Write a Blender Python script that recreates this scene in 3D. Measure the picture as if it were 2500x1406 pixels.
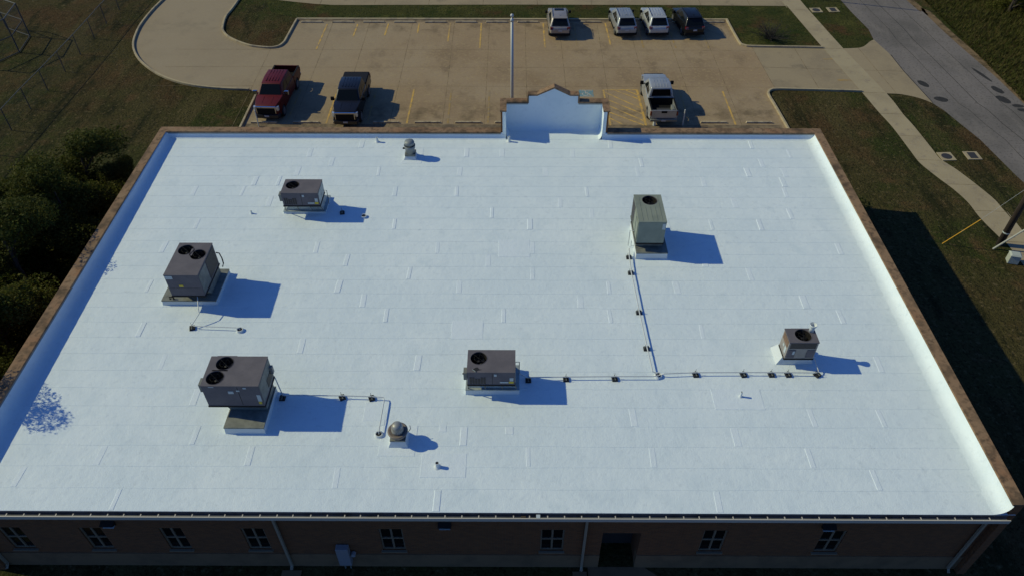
import bpy, math, random
from math import sin, cos, pi, radians, sqrt
from mathutils import Vector, Matrix
from mathutils.geometry import tessellate_polygon

for o in list(bpy.data.objects):
    bpy.data.objects.remove(o)
S = bpy.context.scene
COL = S.collection

# ------------------------------------------------------------------ camera
cam_d = bpy.data.cameras.new('camera')
cam = bpy.data.objects.new('camera', cam_d)
COL.objects.link(cam)
cam.location = (0, 0, 28.15)
cam.rotation_euler = (radians(90 - 43.25), 0, radians(0.274))
cam_d.sensor_width = 36.0
cam_d.lens = 36.0 * 1826 / 2500
cam_d.clip_start = 0.5
cam_d.clip_end = 2000
S.camera = cam

# ------------------------------------------------------------------ light
SUN = Vector((-1.37, 0.25, 1.0)).normalized()          # towards the sun
sun_d = bpy.data.lights.new('sun', 'SUN')
sun_d.energy = 2.75
sun_d.angle = radians(0.53)
sun_d.color = (1.0, 0.96, 0.60)
sun = bpy.data.objects.new('sun', sun_d)
COL.objects.link(sun)
sun.rotation_euler = (-SUN).to_track_quat('-Z', 'Y').to_euler()
sun.location = (-60, 10, 60)

w = bpy.data.worlds.new('World')
S.world = w
w.use_nodes = True
nt = w.node_tree
bg = nt.nodes['Background']
sky = nt.nodes.new('ShaderNodeTexSky')
sky.sky_type = 'NISHITA'
sky.sun_disc = False
sky.sun_elevation = math.asin(SUN.z)
sky.sun_rotation = math.atan2(SUN.x, SUN.y)
sky.air_density = 1.0
sky.dust_density = 0.2
sky.ozone_density = 6.0
tint = nt.nodes.new('ShaderNodeMix')                    # white balance of the blue sky
tint.data_type = 'RGBA'; tint.blend_type = 'MULTIPLY'; tint.inputs['Factor'].default_value = 1.0
tint.inputs['B'].default_value = (0.76, 1.08, 1.62, 1)
nt.links.new(sky.outputs[0], tint.inputs['A'])
nt.links.new(tint.outputs['Result'], bg.inputs[0])
bg.inputs[1].default_value = 0.06

S.view_settings.view_transform = 'Standard'
S.view_settings.look = 'None'
S.view_settings.exposure = 0.0
S.view_settings.gamma = 1.0

# ------------------------------------------------------------------ materials
def nodes_of(m):
    m.use_nodes = True
    n = m.node_tree
    return n, n.nodes['Principled BSDF']

def c4(c):
    return (c[0], c[1], c[2], 1.0)

def mat(name, base, rough=0.6, metal=0.0, var=(), bump=None, spec=0.5, coat=0.0):
    """var: list of (colour, noise scale, low, high, detail[, stretch]) mixed over the base in turn."""
    m = bpy.data.materials.new(name)
    n, b = nodes_of(m)
    b.inputs['Base Color'].default_value = c4(base)
    b.inputs['Roughness'].default_value = rough
    b.inputs['Metallic'].default_value = metal
    b.inputs['Specular IOR Level'].default_value = spec
    b.inputs['Coat Weight'].default_value = coat
    if not var and not bump:
        return m
    geo = n.nodes.new('ShaderNodeNewGeometry')
    prev = None
    for i, v in enumerate(var):
        col, sc, lo, hi, det = v[:5]
        src = geo.outputs['Position']
        mp = n.nodes.new('ShaderNodeMapping')
        st = v[5] if len(v) > 5 else (1, 1, 1)
        mp.inputs['Scale'].default_value = st
        mp.inputs['Location'].default_value = (i * 13.7, i * 7.3, i * 3.1)
        if len(v) > 6:
            mp.inputs['Rotation'].default_value = (0, 0, v[6])
        n.links.new(src, mp.inputs['Vector'])
        nz = n.nodes.new('ShaderNodeTexNoise')
        nz.inputs['Scale'].default_value = sc
        nz.inputs['Detail'].default_value = det
        nz.inputs['Roughness'].default_value = 0.6
        n.links.new(mp.outputs[0], nz.inputs['Vector'])
        mr = n.nodes.new('ShaderNodeMapRange')
        mr.inputs['From Min'].default_value = lo
        mr.inputs['From Max'].default_value = hi
        n.links.new(nz.outputs['Fac'], mr.inputs['Value'])
        mx = n.nodes.new('ShaderNodeMix')
        mx.data_type = 'RGBA'
        n.links.new(mr.outputs[0], mx.inputs['Factor'])
        if prev is None:
            mx.inputs['A'].default_value = c4(base)
        else:
            n.links.new(prev, mx.inputs['A'])
        mx.inputs['B'].default_value = c4(col)
        prev = mx.outputs['Result']
    if prev is not None:
        n.links.new(prev, b.inputs['Base Color'])
    if bump:
        last = None
        for sc, dist, det in bump:
            nz = n.nodes.new('ShaderNodeTexNoise')
            nz.inputs['Scale'].default_value = sc
            nz.inputs['Detail'].default_value = det
            n.links.new(geo.outputs['Position'], nz.inputs['Vector'])
            bp = n.nodes.new('ShaderNodeBump')
            bp.inputs['Strength'].default_value = 1.0
            bp.inputs['Distance'].default_value = dist
            n.links.new(nz.outputs['Fac'], bp.inputs['Height'])
            if last:
                n.links.new(last, bp.inputs['Normal'])
            last = bp.outputs['Normal']
        n.links.new(last, b.inputs['Normal'])
    return m

M = {}
M['roof'] = mat('roof_membrane', (0.695, 0.775, 0.80), 0.75, var=[
    ((0.75, 0.82, 0.83), 0.30, 0.42, 0.66, 4), ((0.65, 0.735, 0.765), 0.9, 0.52, 0.74, 6), ((0.62, 0.69, 0.72), 4, 0.56, 0.78, 6)],
    bump=[(1.1, 0.022, 3), (5, 0.012, 4), (22, 0.007, 4)], spec=0.25)
M['roof_patch'] = mat('roof_patch', (0.73, 0.80, 0.83), 0.7, var=[((0.65, 0.735, 0.765), 0.9, 0.52, 0.74, 6)], bump=[(5, 0.012, 4), (22, 0.007, 4)], spec=0.25)
M['coping'] = mat('coping_stone', (0.275, 0.172, 0.098), 0.85, var=[
    ((0.29, 0.150, 0.078), 0.5, 0.52, 0.70, 5), ((0.105, 0.070, 0.042), 0.8, 0.50, 0.66, 7), ((0.33, 0.24, 0.15), 0.6, 0.58, 0.78, 6),
    ((0.10, 0.066, 0.040), 4, 0.48, 0.70, 6)], bump=[(14, 0.01, 4)], spec=0.2)
M['drip'] = mat('drip_metal', (0.22, 0.24, 0.24), 0.5, 0.4)
M['galv'] = mat('galvanised_metal', (0.225, 0.23, 0.20), 0.6, 0.1, var=[((0.155, 0.16, 0.14), 3, 0.4, 0.65, 4)], spec=0.25)
M['galv_light'] = mat('pale_galvanised_metal', (0.40, 0.45, 0.44), 0.5, 0.2, var=[((0.30, 0.34, 0.33), 3, 0.4, 0.65, 4)])
M['unit_top'] = mat('grey_unit_paint', (0.124, 0.112, 0.122), 0.65, var=[((0.150, 0.134, 0.142), 2.0, 0.4, 0.65, 5), ((0.105, 0.09, 0.092), 14, 0.58, 0.8, 4)], spec=0.2)
M['unit_green'] = mat('green_grey_unit_paint', (0.245, 0.27, 0.215), 0.6, var=[((0.205, 0.23, 0.185), 1.6, 0.42, 0.65, 5)], spec=0.35)
M['unit_tan'] = mat('tan_unit_paint', (0.30, 0.27, 0.24), 0.55, var=[((0.24, 0.22, 0.20), 3, 0.4, 0.65, 4)], spec=0.35)
M['coil'] = mat('dark_coil_fins', (0.035, 0.032, 0.034), 0.6, 0.2, var=[((0.06, 0.05, 0.045), 30, 0.45, 0.7, 3)])
M['rust_coil'] = mat('brown_coil_fins', (0.20, 0.12, 0.07), 0.7, var=[((0.12, 0.07, 0.045), 12, 0.4, 0.7, 4)])
M['black'] = mat('black_rubber', (0.012, 0.012, 0.013), 0.75)
M['blackmetal'] = mat('black_metal', (0.02, 0.018, 0.016), 0.7, spec=0.2)
M['fan_metal'] = mat('fan_blade_metal', (0.022, 0.022, 0.024), 0.5, 0.3)
M['sticker'] = mat('pale_sticker', (0.45, 0.50, 0.50), 0.6)
M['yellow_sticker'] = mat('yellow_sticker', (0.62, 0.47, 0.04), 0.6)
M['white'] = mat('white_coating', (0.62, 0.66, 0.66), 0.7, spec=0.2)
M['alu'] = mat('weathered_aluminium', (0.34, 0.34, 0.31), 0.5, 0.35, var=[((0.20, 0.165, 0.13), 5, 0.45, 0.7, 4)])
M['bronze'] = mat('weathered_fan_flange', (0.22, 0.18, 0.145), 0.6, 0.25, var=[((0.14, 0.115, 0.10), 8, 0.4, 0.7, 4)])
M['fan_grey'] = mat('grey_fan_housing', (0.22, 0.24, 0.23), 0.55, 0.2, var=[((0.28, 0.30, 0.28), 5, 0.45, 0.7, 4)])
M['pipe'] = mat('pale_conduit', (0.55, 0.57, 0.56), 0.5, 0.1)
M['brick'] = None
M['plinth'] = mat('concrete_base', (0.20, 0.120, 0.058), 0.9, var=[((0.14, 0.086, 0.042), 1.2, 0.45, 0.7, 5)])
M['frame'] = mat('white_window_frame', (0.21, 0.165, 0.11), 0.6, spec=0.2)
M['glass'] = mat('window_glass', (0.010, 0.009, 0.008), 0.08, spec=0.2)
M['gutter'] = mat('gutter_inside', (0.10, 0.11, 0.125), 0.6, var=[((0.05, 0.055, 0.06), 2, 0.45, 0.7, 5)])
M['lip'] = mat('gutter_lip', (0.52, 0.47, 0.38), 0.5)
M['downspout'] = mat('downspout_paint', (0.30, 0.245, 0.17), 0.5)
M['door'] = mat('grey_door', (0.045, 0.042, 0.038), 0.6)
M['cabinet'] = mat('cabinet_paint', (0.25, 0.25, 0.26), 0.5)
M['ground'] = mat('lawn', (0.064, 0.054, 0.020), 1.0, var=[
    ((0.076, 0.046, 0.020), 0.10, 0.47, 0.60, 6), ((0.042, 0.050, 0.013), 0.13, 0.50, 0.62, 6),
    ((0.098, 0.062, 0.027), 0.55, 0.54, 0.70, 7), ((0.022, 0.023, 0.009), 0.9, 0.52, 0.68, 7, (1.0, 0.35, 1), 0.65), ((0.086, 0.070, 0.027), 0.30, 0.53, 0.70, 7, (1.5, .22, 1), 0.12), ((0.028, 0.028, 0.011), 0.55, 0.55, 0.70, 5, (1.6, .10, 1), 0.0),
    ((0.150, 0.112, 0.055), 3.5, 0.55, 0.74, 7), ((0.013, 0.014, 0.006), 8, 0.50, 0.70, 6)],
    bump=[(6, 0.10, 5), (18, 0.05, 3)], spec=0.05)
M['green_lawn'] = mat('greener_lawn', (0.056, 0.056, 0.016), 1.0, var=[
    ((0.030, 0.042, 0.010), 0.35, 0.46, 0.62, 6), ((0.092, 0.088, 0.024), 0.5, 0.53, 0.68, 6), ((0.080, 0.046, 0.020), 0.28, 0.55, 0.66, 6),
    ((0.018, 0.024, 0.007), 4, 0.48, 0.70, 6), ((0.105, 0.098, 0.034), 8, 0.57, 0.76, 5)],
    bump=[(6, 0.10, 5), (18, 0.05, 3)], spec=0.05)
M['concrete'] = mat('parking_concrete', (0.325, 0.230, 0.136), 0.9, var=[
    ((0.350, 0.262, 0.165), 0.09, 0.42, 0.60, 5), ((0.270, 0.188, 0.110), 0.22, 0.50, 0.70, 6),
    ((0.225, 0.160, 0.098), 0.55, 0.55, 0.72, 6, (1, 0.55, 1)), ((0.385, 0.285, 0.150), 4.0, 0.52, 0.74, 6), ((0.25, 0.180, 0.095), 9, 0.54, 0.76, 5)],
    bump=[(25, 0.004, 4)], spec=0.15)
M['apron'] = mat('grey_concrete', (0.325, 0.255, 0.160), 0.9, var=[
    ((0.265, 0.208, 0.135), 0.3, 0.45, 0.66, 6), ((0.20, 0.160, 0.108), 0.7, 0.58, 0.76, 6), ((0.37, 0.290, 0.175), 5, 0.54, 0.78, 5)],
    bump=[(25, 0.004, 4)], spec=0.15)
def add_wear(m, bands, col):
    """oil and tyre wear in the parking bays: noise kept to bands of the lot"""
    n = m.node_tree; b = n.nodes['Principled BSDF']
    prev = b.inputs['Base Color'].links[0].from_socket
    geo = n.nodes.new('ShaderNodeNewGeometry'); sx = n.nodes.new('ShaderNodeSeparateXYZ')
    n.links.new(geo.outputs['Position'], sx.inputs[0])
    nz = n.nodes.new('ShaderNodeTexNoise'); nz.inputs['Scale'].default_value = 0.75; nz.inputs['Detail'].default_value = 7
    nz.inputs['Roughness'].default_value = 0.65
    n.links.new(geo.outputs['Position'], nz.inputs['Vector'])
    mr = n.nodes.new('ShaderNodeMapRange'); mr.inputs['From Min'].default_value = 0.46; mr.inputs['From Max'].default_value = 0.66
    n.links.new(nz.outputs['Fac'], mr.inputs['Value'])
    for y, half in bands:
        d = n.nodes.new('ShaderNodeMath'); d.operation = 'SUBTRACT'; d.inputs[1].default_value = y
        n.links.new(sx.outputs['Y'], d.inputs[0])
        a = n.nodes.new('ShaderNodeMath'); a.operation = 'ABSOLUTE'; n.links.new(d.outputs[0], a.inputs[0])
        r = n.nodes.new('ShaderNodeMapRange'); r.inputs['From Min'].default_value = half; r.inputs['From Max'].default_value = half*0.25
        n.links.new(a.outputs[0], r.inputs['Value'])
        mu = n.nodes.new('ShaderNodeMath'); mu.operation = 'MULTIPLY'
        n.links.new(r.outputs[0], mu.inputs[0]); n.links.new(mr.outputs[0], mu.inputs[1])
        m2 = n.nodes.new('ShaderNodeMath'); m2.operation = 'MULTIPLY'; m2.inputs[1].default_value = 0.75
        n.links.new(mu.outputs[0], m2.inputs[0])
        mx = n.nodes.new('ShaderNodeMix'); mx.data_type = 'RGBA'; mx.inputs['B'].default_value = c4(col)
        n.links.new(m2.outputs[0], mx.inputs['Factor']); n.links.new(prev, mx.inputs['A'])
        prev = mx.outputs['Result']
    n.links.new(prev, b.inputs['Base Color'])
add_wear(M['concrete'], [(63.3, 1.7), (48.4, 2.0)], (0.13, 0.095, 0.055))
def add_side_tone(m, x0, x1, col):
    """older, greyer slabs towards one side of the lot"""
    n = m.node_tree; b = n.nodes['Principled BSDF']
    prev = b.inputs['Base Color'].links[0].from_socket
    geo = n.nodes.new('ShaderNodeNewGeometry'); sx = n.nodes.new('ShaderNodeSeparateXYZ')
    n.links.new(geo.outputs['Position'], sx.inputs[0])
    r = n.nodes.new('ShaderNodeMapRange'); r.inputs['From Min'].default_value = x0; r.inputs['From Max'].default_value = x1; r.inputs['To Max'].default_value = 0.6
    n.links.new(sx.outputs['X'], r.inputs['Value'])
    mx = n.nodes.new('ShaderNodeMix'); mx.data_type = 'RGBA'; mx.inputs['B'].default_value = c4(col)
    n.links.new(r.outputs[0], mx.inputs['Factor']); n.links.new(prev, mx.inputs['A'])
    n.links.new(mx.outputs['Result'], b.inputs['Base Color'])
add_side_tone(M['concrete'], -8, -24, (0.315, 0.262, 0.180))
M['stain'] = mat('stained_concrete', (0.14, 0.105, 0.07), 0.9, var=[((0.24, 0.18, 0.11), 1.6, 0.44, 0.60, 6)], spec=0.15)
M['walk'] = mat('sidewalk_concrete', (0.385, 0.310, 0.190), 0.9, var=[
    ((0.32, 0.255, 0.158), 0.5, 0.45, 0.68, 6), ((0.235, 0.185, 0.140), 1.7, 0.56, 0.78, 5), ((0.36, 0.31, 0.23), 9, 0.5, 0.8, 4)], spec=0.15)
M['kerb'] = mat('kerb_concrete', (0.42, 0.34, 0.21), 0.9, var=[((0.24, 0.20, 0.15), 1.4, 0.48, 0.70, 6)], spec=0.15)
M['stop'] = mat('wheel_stop_concrete', (0.52, 0.42, 0.27), 0.9, var=[((0.20, 0.165, 0.125), 2.4, 0.46, 0.68, 5)], spec=0.15)
M['asphalt'] = mat('asphalt', (0.190, 0.166, 0.150), 0.95, var=[
    ((0.140, 0.124, 0.110), 0.2, 0.44, 0.64, 6), ((0.22, 0.19, 0.165), 0.5, 0.52, 0.75, 6, (1.6, 0.4, 1)), ((0.085, 0.076, 0.07), 6, 0.52, 0.74, 6)],
    bump=[(30, 0.006, 3)], spec=0.2)
M['asphalt_patch'] = mat('asphalt_patch', (0.022, 0.020, 0.018), 0.95, var=[((0.05, 0.045, 0.04), 5, 0.50, 0.72, 6)])
M['gravel'] = mat('road_shoulder', (0.20, 0.135, 0.075), 1.0, var=[((0.07, 0.05, 0.026), 1.2, 0.44, 0.62, 6), ((0.25, 0.18, 0.11), 9, 0.5, 0.8, 4)], spec=0.1)
M['joint'] = mat('slab_joint', (0.15, 0.11, 0.065), 0.95, var=[((0.31, 0.23, 0.13), 1.3, 0.44, 0.60, 5)], spec=0.1)
M['paint'] = mat('yellow_paint', (0.62, 0.38, 0.09), 0.8, var=[((0.36, 0.25, 0.13), 1.5, 0.44, 0.62, 6), ((0.30, 0.21, 0.11), 11, 0.52, 0.72, 4)], spec=0.2)
M['faded'] = mat('faded_yellow_paint', (0.40, 0.25, 0.07), 0.8, var=[((0.30, 0.225, 0.135), 1.8, 0.40, 0.58, 6), ((0.30, 0.22, 0.13), 11, 0.44, 0.66, 4)], spec=0.2)
M['ada_blue'] = mat('blue_paint', (0.13, 0.26, 0.30), 0.8, var=[((0.28, 0.25, 0.19), 4, 0.46, 0.62, 5)], spec=0.2)
M['ada_white'] = mat('white_paint', (0.50, 0.48, 0.42), 0.8, var=[((0.30, 0.25, 0.18), 6, 0.5, 0.66, 5)], spec=0.2)
M['steel'] = mat('galvanised_pole', (0.50, 0.50, 0.48), 0.5, 0.2)
M['wood'] = mat('dark_pole_wood', (0.055, 0.036, 0.024), 0.9, var=[((0.03, 0.02, 0.014), 3, 0.4, 0.7, 5, (6, 6, 0.5))])
M['bark'] = mat('bark', (0.055, 0.042, 0.030), 0.95)
M['twig'] = mat('bare_twigs', (0.040, 0.034, 0.026), 0.95)
M['iron'] = mat('cast_iron', (0.035, 0.032, 0.030), 0.7)
M['yellow_plastic'] = mat('yellow_plastic', (0.70, 0.36, 0.02), 0.5)
M['grey_plastic'] = mat('grey_plastic', (0.38, 0.38, 0.34), 0.5)
M['pedestal'] = mat('pale_green_box_paint', (0.42, 0.45, 0.39), 0.5)
M['fence_steel'] = mat('fence_steel', (0.05, 0.05, 0.05), 0.7, 0.1)
M['fence_rail'] = mat('fence_rail', (0.13, 0.13, 0.125), 0.7, 0.1)
M['tyre'] = mat('tyre', (0.012, 0.012, 0.012), 0.85)
M['rim'] = mat('wheel_rim', (0.16, 0.16, 0.16), 0.5, 0.4)
M['chrome'] = mat('chrome', (0.55, 0.56, 0.58), 0.18, 1.0)
M['car_glass'] = mat('dark_car_glass', (0.007, 0.009, 0.009), 0.08, spec=0.22)
M['trim'] = mat('black_trim', (0.010, 0.010, 0.010), 0.7, spec=0.15)
M['taillight'] = mat('red_lens', (0.16, 0.006, 0.006), 0.15, coat=0.6)
M['headlight'] = mat('clear_lens', (0.50, 0.52, 0.54), 0.12, 0.4, coat=0.6)
M['plate'] = mat('number_plate', (0.40, 0.41, 0.44), 0.5)
def paint(name, c, metal=0.35, rough=0.32, coat=0.25):
    return mat(name, c, rough, metal, coat=coat, spec=0.35, var=[((c[0]*0.86, c[1]*0.86, c[2]*0.86), 1.8, 0.45, 0.65, 4)])
M['red'] = paint('dark_red_car_paint', (0.105, 0.004, 0.002), 0.0, 0.5, 0.0)
M['navy'] = paint('dark_navy_car_paint', (0.010, 0.010, 0.014), 0.0, 0.35, 0.1)
M['silver'] = paint('silver_car_paint', (0.33, 0.345, 0.35), 0.35)
M['silverwhite'] = paint('pale_silver_car_paint', (0.44, 0.45, 0.45), 0.25)
M['tan'] = paint('beige_car_paint', (0.36, 0.32, 0.28), 0.35)
M['carblack'] = paint('black_car_paint', (0.007, 0.007, 0.008), 0.0, 0.35, 0.1)
M['greywhite'] = paint('silver_pickup_paint', (0.38, 0.39, 0.39), 0.3)
M['shaded_chrome'] = mat('shaded_chrome', (0.045, 0.045, 0.048), 0.35, 0.5)  # chrome with the shade on the pickups' front bumpers put into its colour

def brick_mat():
    m = bpy.data.materials.new('brown_brick')
    n, b = nodes_of(m)
    geo = n.nodes.new('ShaderNodeNewGeometry')
    sx = n.nodes.new('ShaderNodeSeparateXYZ')
    n.links.new(geo.outputs['Position'], sx.inputs[0])
    add = n.nodes.new('ShaderNodeMath'); add.operation = 'ADD'
    n.links.new(sx.outputs['X'], add.inputs[0]); n.links.new(sx.outputs['Y'], add.inputs[1])
    cx = n.nodes.new('ShaderNodeCombineXYZ')
    n.links.new(add.outputs[0], cx.inputs['X']); n.links.new(sx.outputs['Z'], cx.inputs['Y'])
    bt = n.nodes.new('ShaderNodeTexBrick')
    bt.inputs['Scale'].default_value = 1.0
    bt.inputs['Brick Width'].default_value = 0.21
    bt.inputs['Row Height'].default_value = 0.075
    bt.inputs['Mortar Size'].default_value = 0.006
    bt.inputs['Color1'].default_value = (0.185, 0.066, 0.018, 1)
    bt.inputs['Color2'].default_value = (0.125, 0.045, 0.014, 1)
    bt.inputs['Mortar'].default_value = (0.14, 0.095, 0.05, 1)
    n.links.new(cx.outputs[0], bt.inputs['Vector'])
    n.links.new(bt.outputs['Color'], b.inputs['Base Color'])
    b.inputs['Roughness'].default_value = 0.9
    return m
M['brick'] = brick_mat()

def leaf_mat(name, c1, c2, c3):
    m = bpy.data.materials.new(name)
    n, b = nodes_of(m)
    geo = n.nodes.new('ShaderNodeNewGeometry')
    nz = n.nodes.new('ShaderNodeTexNoise')
    nz.inputs['Scale'].default_value = 0.9
    nz.inputs['Detail'].default_value = 4
    n.links.new(geo.outputs['Position'], nz.inputs['Vector'])
    mr = n.nodes.new('ShaderNodeMapRange')
    mr.inputs['From Min'].default_value = 0.38
    mr.inputs['From Max'].default_value = 0.64
    n.links.new(nz.outputs['Fac'], mr.inputs['Value'])
    mx = n.nodes.new('ShaderNodeMix'); mx.data_type = 'RGBA'
    mx.inputs['A'].default_value = c4(c1); mx.inputs['B'].default_value = c4(c2)
    n.links.new(mr.outputs[0], mx.inputs['Factor'])
    mx2 = n.nodes.new('ShaderNodeMix'); mx2.data_type = 'RGBA'
    n.links.new(mx.outputs['Result'], mx2.inputs['A'])
    mx2.inputs['B'].default_value = c4(c3)
    rr = n.nodes.new('ShaderNodeMapRange')
    rr.inputs['From Min'].default_value = 0.45; rr.inputs['From Max'].default_value = 1.0
    n.links.new(geo.outputs['Random Per Island'], rr.inputs['Value'])
    n.links.new(rr.outputs[0], mx2.inputs['Factor'])
    n.links.new(mx2.outputs['Result'], b.inputs['Base Color'])
    b.inputs['Roughness'].default_value = 0.6
    b.inputs['Specular IOR Level'].default_value = 0.05
    tr = n.nodes.new('ShaderNodeBsdfTranslucent')
    n.links.new(mx2.outputs['Result'], tr.inputs['Color'])
    ms = n.nodes.new('ShaderNodeMixShader')
    ms.inputs[0].default_value = 0.30
    n.links.new(b.outputs[0], ms.inputs[1]); n.links.new(tr.outputs[0], ms.inputs[2])
    n.links.new(ms.outputs[0], n.nodes['Material Output'].inputs['Surface'])
    return m
M['leaf'] = leaf_mat('dark_leaves', (0.046, 0.056, 0.011), (0.085, 0.095, 0.018), (0.105, 0.098, 0.026))
M['leaf2'] = leaf_mat('olive_leaves', (0.066, 0.080, 0.014), (0.115, 0.125, 0.023), (0.145, 0.128, 0.036))
M['leaf3'] = leaf_mat('tall_grass_blades', (0.056, 0.066, 0.014), (0.095, 0.098, 0.024), (0.14, 0.105, 0.042))

def chainlink():
    m = bpy.data.materials.new('chain_link_wire')
    n, b = nodes_of(m)
    b.inputs['Base Color'].default_value = (0.06, 0.06, 0.06, 1)
    b.inputs['Roughness'].default_value = 0.8
    tc = n.nodes.new('ShaderNodeNewGeometry')
    sx = n.nodes.new('ShaderNodeSeparateXYZ')
    n.links.new(tc.outputs['Position'], sx.inputs[0])
    hor = n.nodes.new('ShaderNodeMath'); hor.operation = 'ADD'
    n.links.new(sx.outputs['X'], hor.inputs[0]); n.links.new(sx.outputs['Y'], hor.inputs[1])
    outs = []
    for op in ('ADD', 'SUBTRACT'):
        a = n.nodes.new('ShaderNodeMath'); a.operation = op
        n.links.new(hor.outputs[0], a.inputs[0]); n.links.new(sx.outputs['Z'], a.inputs[1])
        mu = n.nodes.new('ShaderNodeMath'); mu.operation = 'MULTIPLY'; mu.inputs[1].default_value = 14.0
        n.links.new(a.outputs[0], mu.inputs[0])
        fr = n.nodes.new('ShaderNodeMath'); fr.operation = 'FRACT'
        n.links.new(mu.outputs[0], fr.inputs[0])
        lt = n.nodes.new('ShaderNodeMath'); lt.operation = 'LESS_THAN'; lt.inputs[1].default_value = 0.055
        n.links.new(fr.outputs[0], lt.inputs[0])
        outs.append(lt.outputs[0])
    mxm = n.nodes.new('ShaderNodeMath'); mxm.operation = 'MAXIMUM'
    n.links.new(outs[0], mxm.inputs[0]); n.links.new(outs[1], mxm.inputs[1])
    tr = n.nodes.new('ShaderNodeBsdfTransparent')
    ms = n.nodes.new('ShaderNodeMixShader')
    n.links.new(mxm.outputs[0], ms.inputs[0])
    n.links.new(tr.outputs[0], ms.inputs[1]); n.links.new(b.outputs[0], ms.inputs[2])
    n.links.new(ms.outputs[0], n.nodes['Material Output'].inputs['Surface'])
    return m
M['chain'] = chainlink()

# ------------------------------------------------------------------ mesh helpers
class MB:
    def __init__(self):
        self.v = []; self.f = []
    def add(self, vs, fs):
        k = len(self.v)
        self.v += [tuple(p) for p in vs]
        self.f += [tuple(i + k for i in q) for q in fs]
        return self
    def box(self, x0, x1, y0, y1, z0, z1):
        return self.add([(x0,y0,z0),(x1,y0,z0),(x1,y1,z0),(x0,y1,z0),(x0,y0,z1),(x1,y0,z1),(x1,y1,z1),(x0,y1,z1)],
                        [(3,2,1,0),(4,5,6,7),(0,1,5,4),(1,2,6,5),(2,3,7,6),(3,0,4,7)])
    def hexa(self, p):      # 4 bottom ccw, 4 top ccw
        return self.add(p, [(3,2,1,0),(4,5,6,7),(0,1,5,4),(1,2,6,5),(2,3,7,6),(3,0,4,7)])
    def ring_loft(self, rings, cap=True, closed=False):
        n = len(rings[0]); vs = [p for r in rings for p in r]; fs = []
        for i in range(len(rings) - (0 if closed else 1)):
            a = i * n; b = ((i + 1) % len(rings)) * n
            for j in range(n):
                fs.append((a + j, a + (j + 1) % n, b + (j + 1) % n, b + j))
        if cap and not closed:
            fs.append(tuple(reversed(range(n)))); fs.append(tuple((len(rings) - 1) * n + j for j in range(n)))
        return self.add(vs, fs)
    def lathe(self, prof, cx=0, cy=0, cz=0, n=24, cap=True):
        return self.ring_loft([[(cx + r*cos(2*pi*j/n), cy + r*sin(2*pi*j/n), cz + z) for j in range(n)] for r, z in prof], cap)
    def tube(self, pts, r, n=8, r1=None, cap=True):
        pts = [Vector(p) for p in pts]; rings = []
        for i, p in enumerate(pts):
            a = pts[max(i-1, 0)]; b = pts[min(i+1, len(pts)-1)]
            d = (b - a).normalized()
            u = d.orthogonal().normalized() if abs(d.z) > 0.95 else d.cross(Vector((0, 0, 1))).normalized()
            q = d.cross(u)
            rr = r if r1 is None else r + (r1 - r) * i / (len(pts) - 1)
            rings.append([p + rr*(cos(2*pi*j/n)*u + sin(2*pi*j/n)*q) for j in range(n)])
        return self.ring_loft(rings, cap)
    def poly(self, pts, z):
        tri = tessellate_polygon([[Vector((x, y, 0)) for x, y in pts]])
        fs = []
        for t in tri:
            a, b, c = [pts[i] for i in t]
            cr = (b[0]-a[0])*(c[1]-a[1]) - (b[1]-a[1])*(c[0]-a[0])
            fs.append(tuple(t) if cr > 0 else tuple(reversed(t)))
        return self.add([(x, y, z) for x, y in pts], fs)
    def strip(self, pts, wd, z):     # flat ribbon along a polyline
        return self.curb(pts, wd, z, None)
    def curb(self, pts, wd, z0, z1):
        P = [Vector((x, y)) for x, y in pts]; L = []; R = []
        for i, p in enumerate(P):
            d1 = (p - P[i-1]).normalized() if i else (P[1] - p).normalized()
            d2 = (P[i+1] - p).normalized() if i < len(P)-1 else d1
            d = (d1 + d2).normalized(); nn = Vector((-d.y, d.x))
            k = wd / 2 / max(0.5, d.dot(d1))
            L.append(p + nn*k); R.append(p - nn*k)
        n = len(P)
        if z1 is None:
            vs = [(q.x, q.y, z0) for q in L] + [(q.x, q.y, z0) for q in R]
            return self.add(vs, [(n+i, n+i+1, i+1, i) for i in range(n-1)])
        rings = [[(L[i].x, L[i].y, z0), (R[i].x, R[i].y, z0), (R[i].x, R[i].y, z1), (L[i].x, L[i].y, z1)] for i in range(n)]
        return self.ring_loft(rings)
    def build(self, name, m, parent=None, smooth=False, bevel=0, seg=2, origin=None):
        me = bpy.data.meshes.new(name)
        off = Vector((0, 0, 0))
        if parent is not None:
            p = parent
            while p is not None:
                off += Vector(p.location); p = p.parent
        elif origin is not None:
            off = Vector(origin)
        me.from_pydata([Vector(p) - off for p in self.v], [], self.f)
        me.validate(); me.update()
        import bmesh
        bm = bmesh.new(); bm.from_mesh(me)
        if len(self.f) < 4000:
            bmesh.ops.recalc_face_normals(bm, faces=bm.faces)
            # flat sheets must face up
            if all(abs(f.normal.z) > 0.99 for f in bm.faces) and sum(f.normal.z for f in bm.faces) < 0:
                bmesh.ops.reverse_faces(bm, faces=bm.faces)
        bm.to_mesh(me); bm.free()
        me.materials.append(m if not isinstance(m, str) else M[m])
        if smooth:
            for p in me.polygons: p.use_smooth = True
        o = bpy.data.objects.new(name, me)
        COL.objects.link(o)
        if parent is not None: o.parent = parent
        elif origin is not None: o.location = origin
        if bevel:
            md = o.modifiers.new('bevel', 'BEVEL'); md.width = bevel; md.segments = seg; md.limit_method = 'ANGLE'; md.angle_limit = radians(28)
            md.harden_normals = False
        if smooth and not bevel:
            pass
        return o

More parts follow.
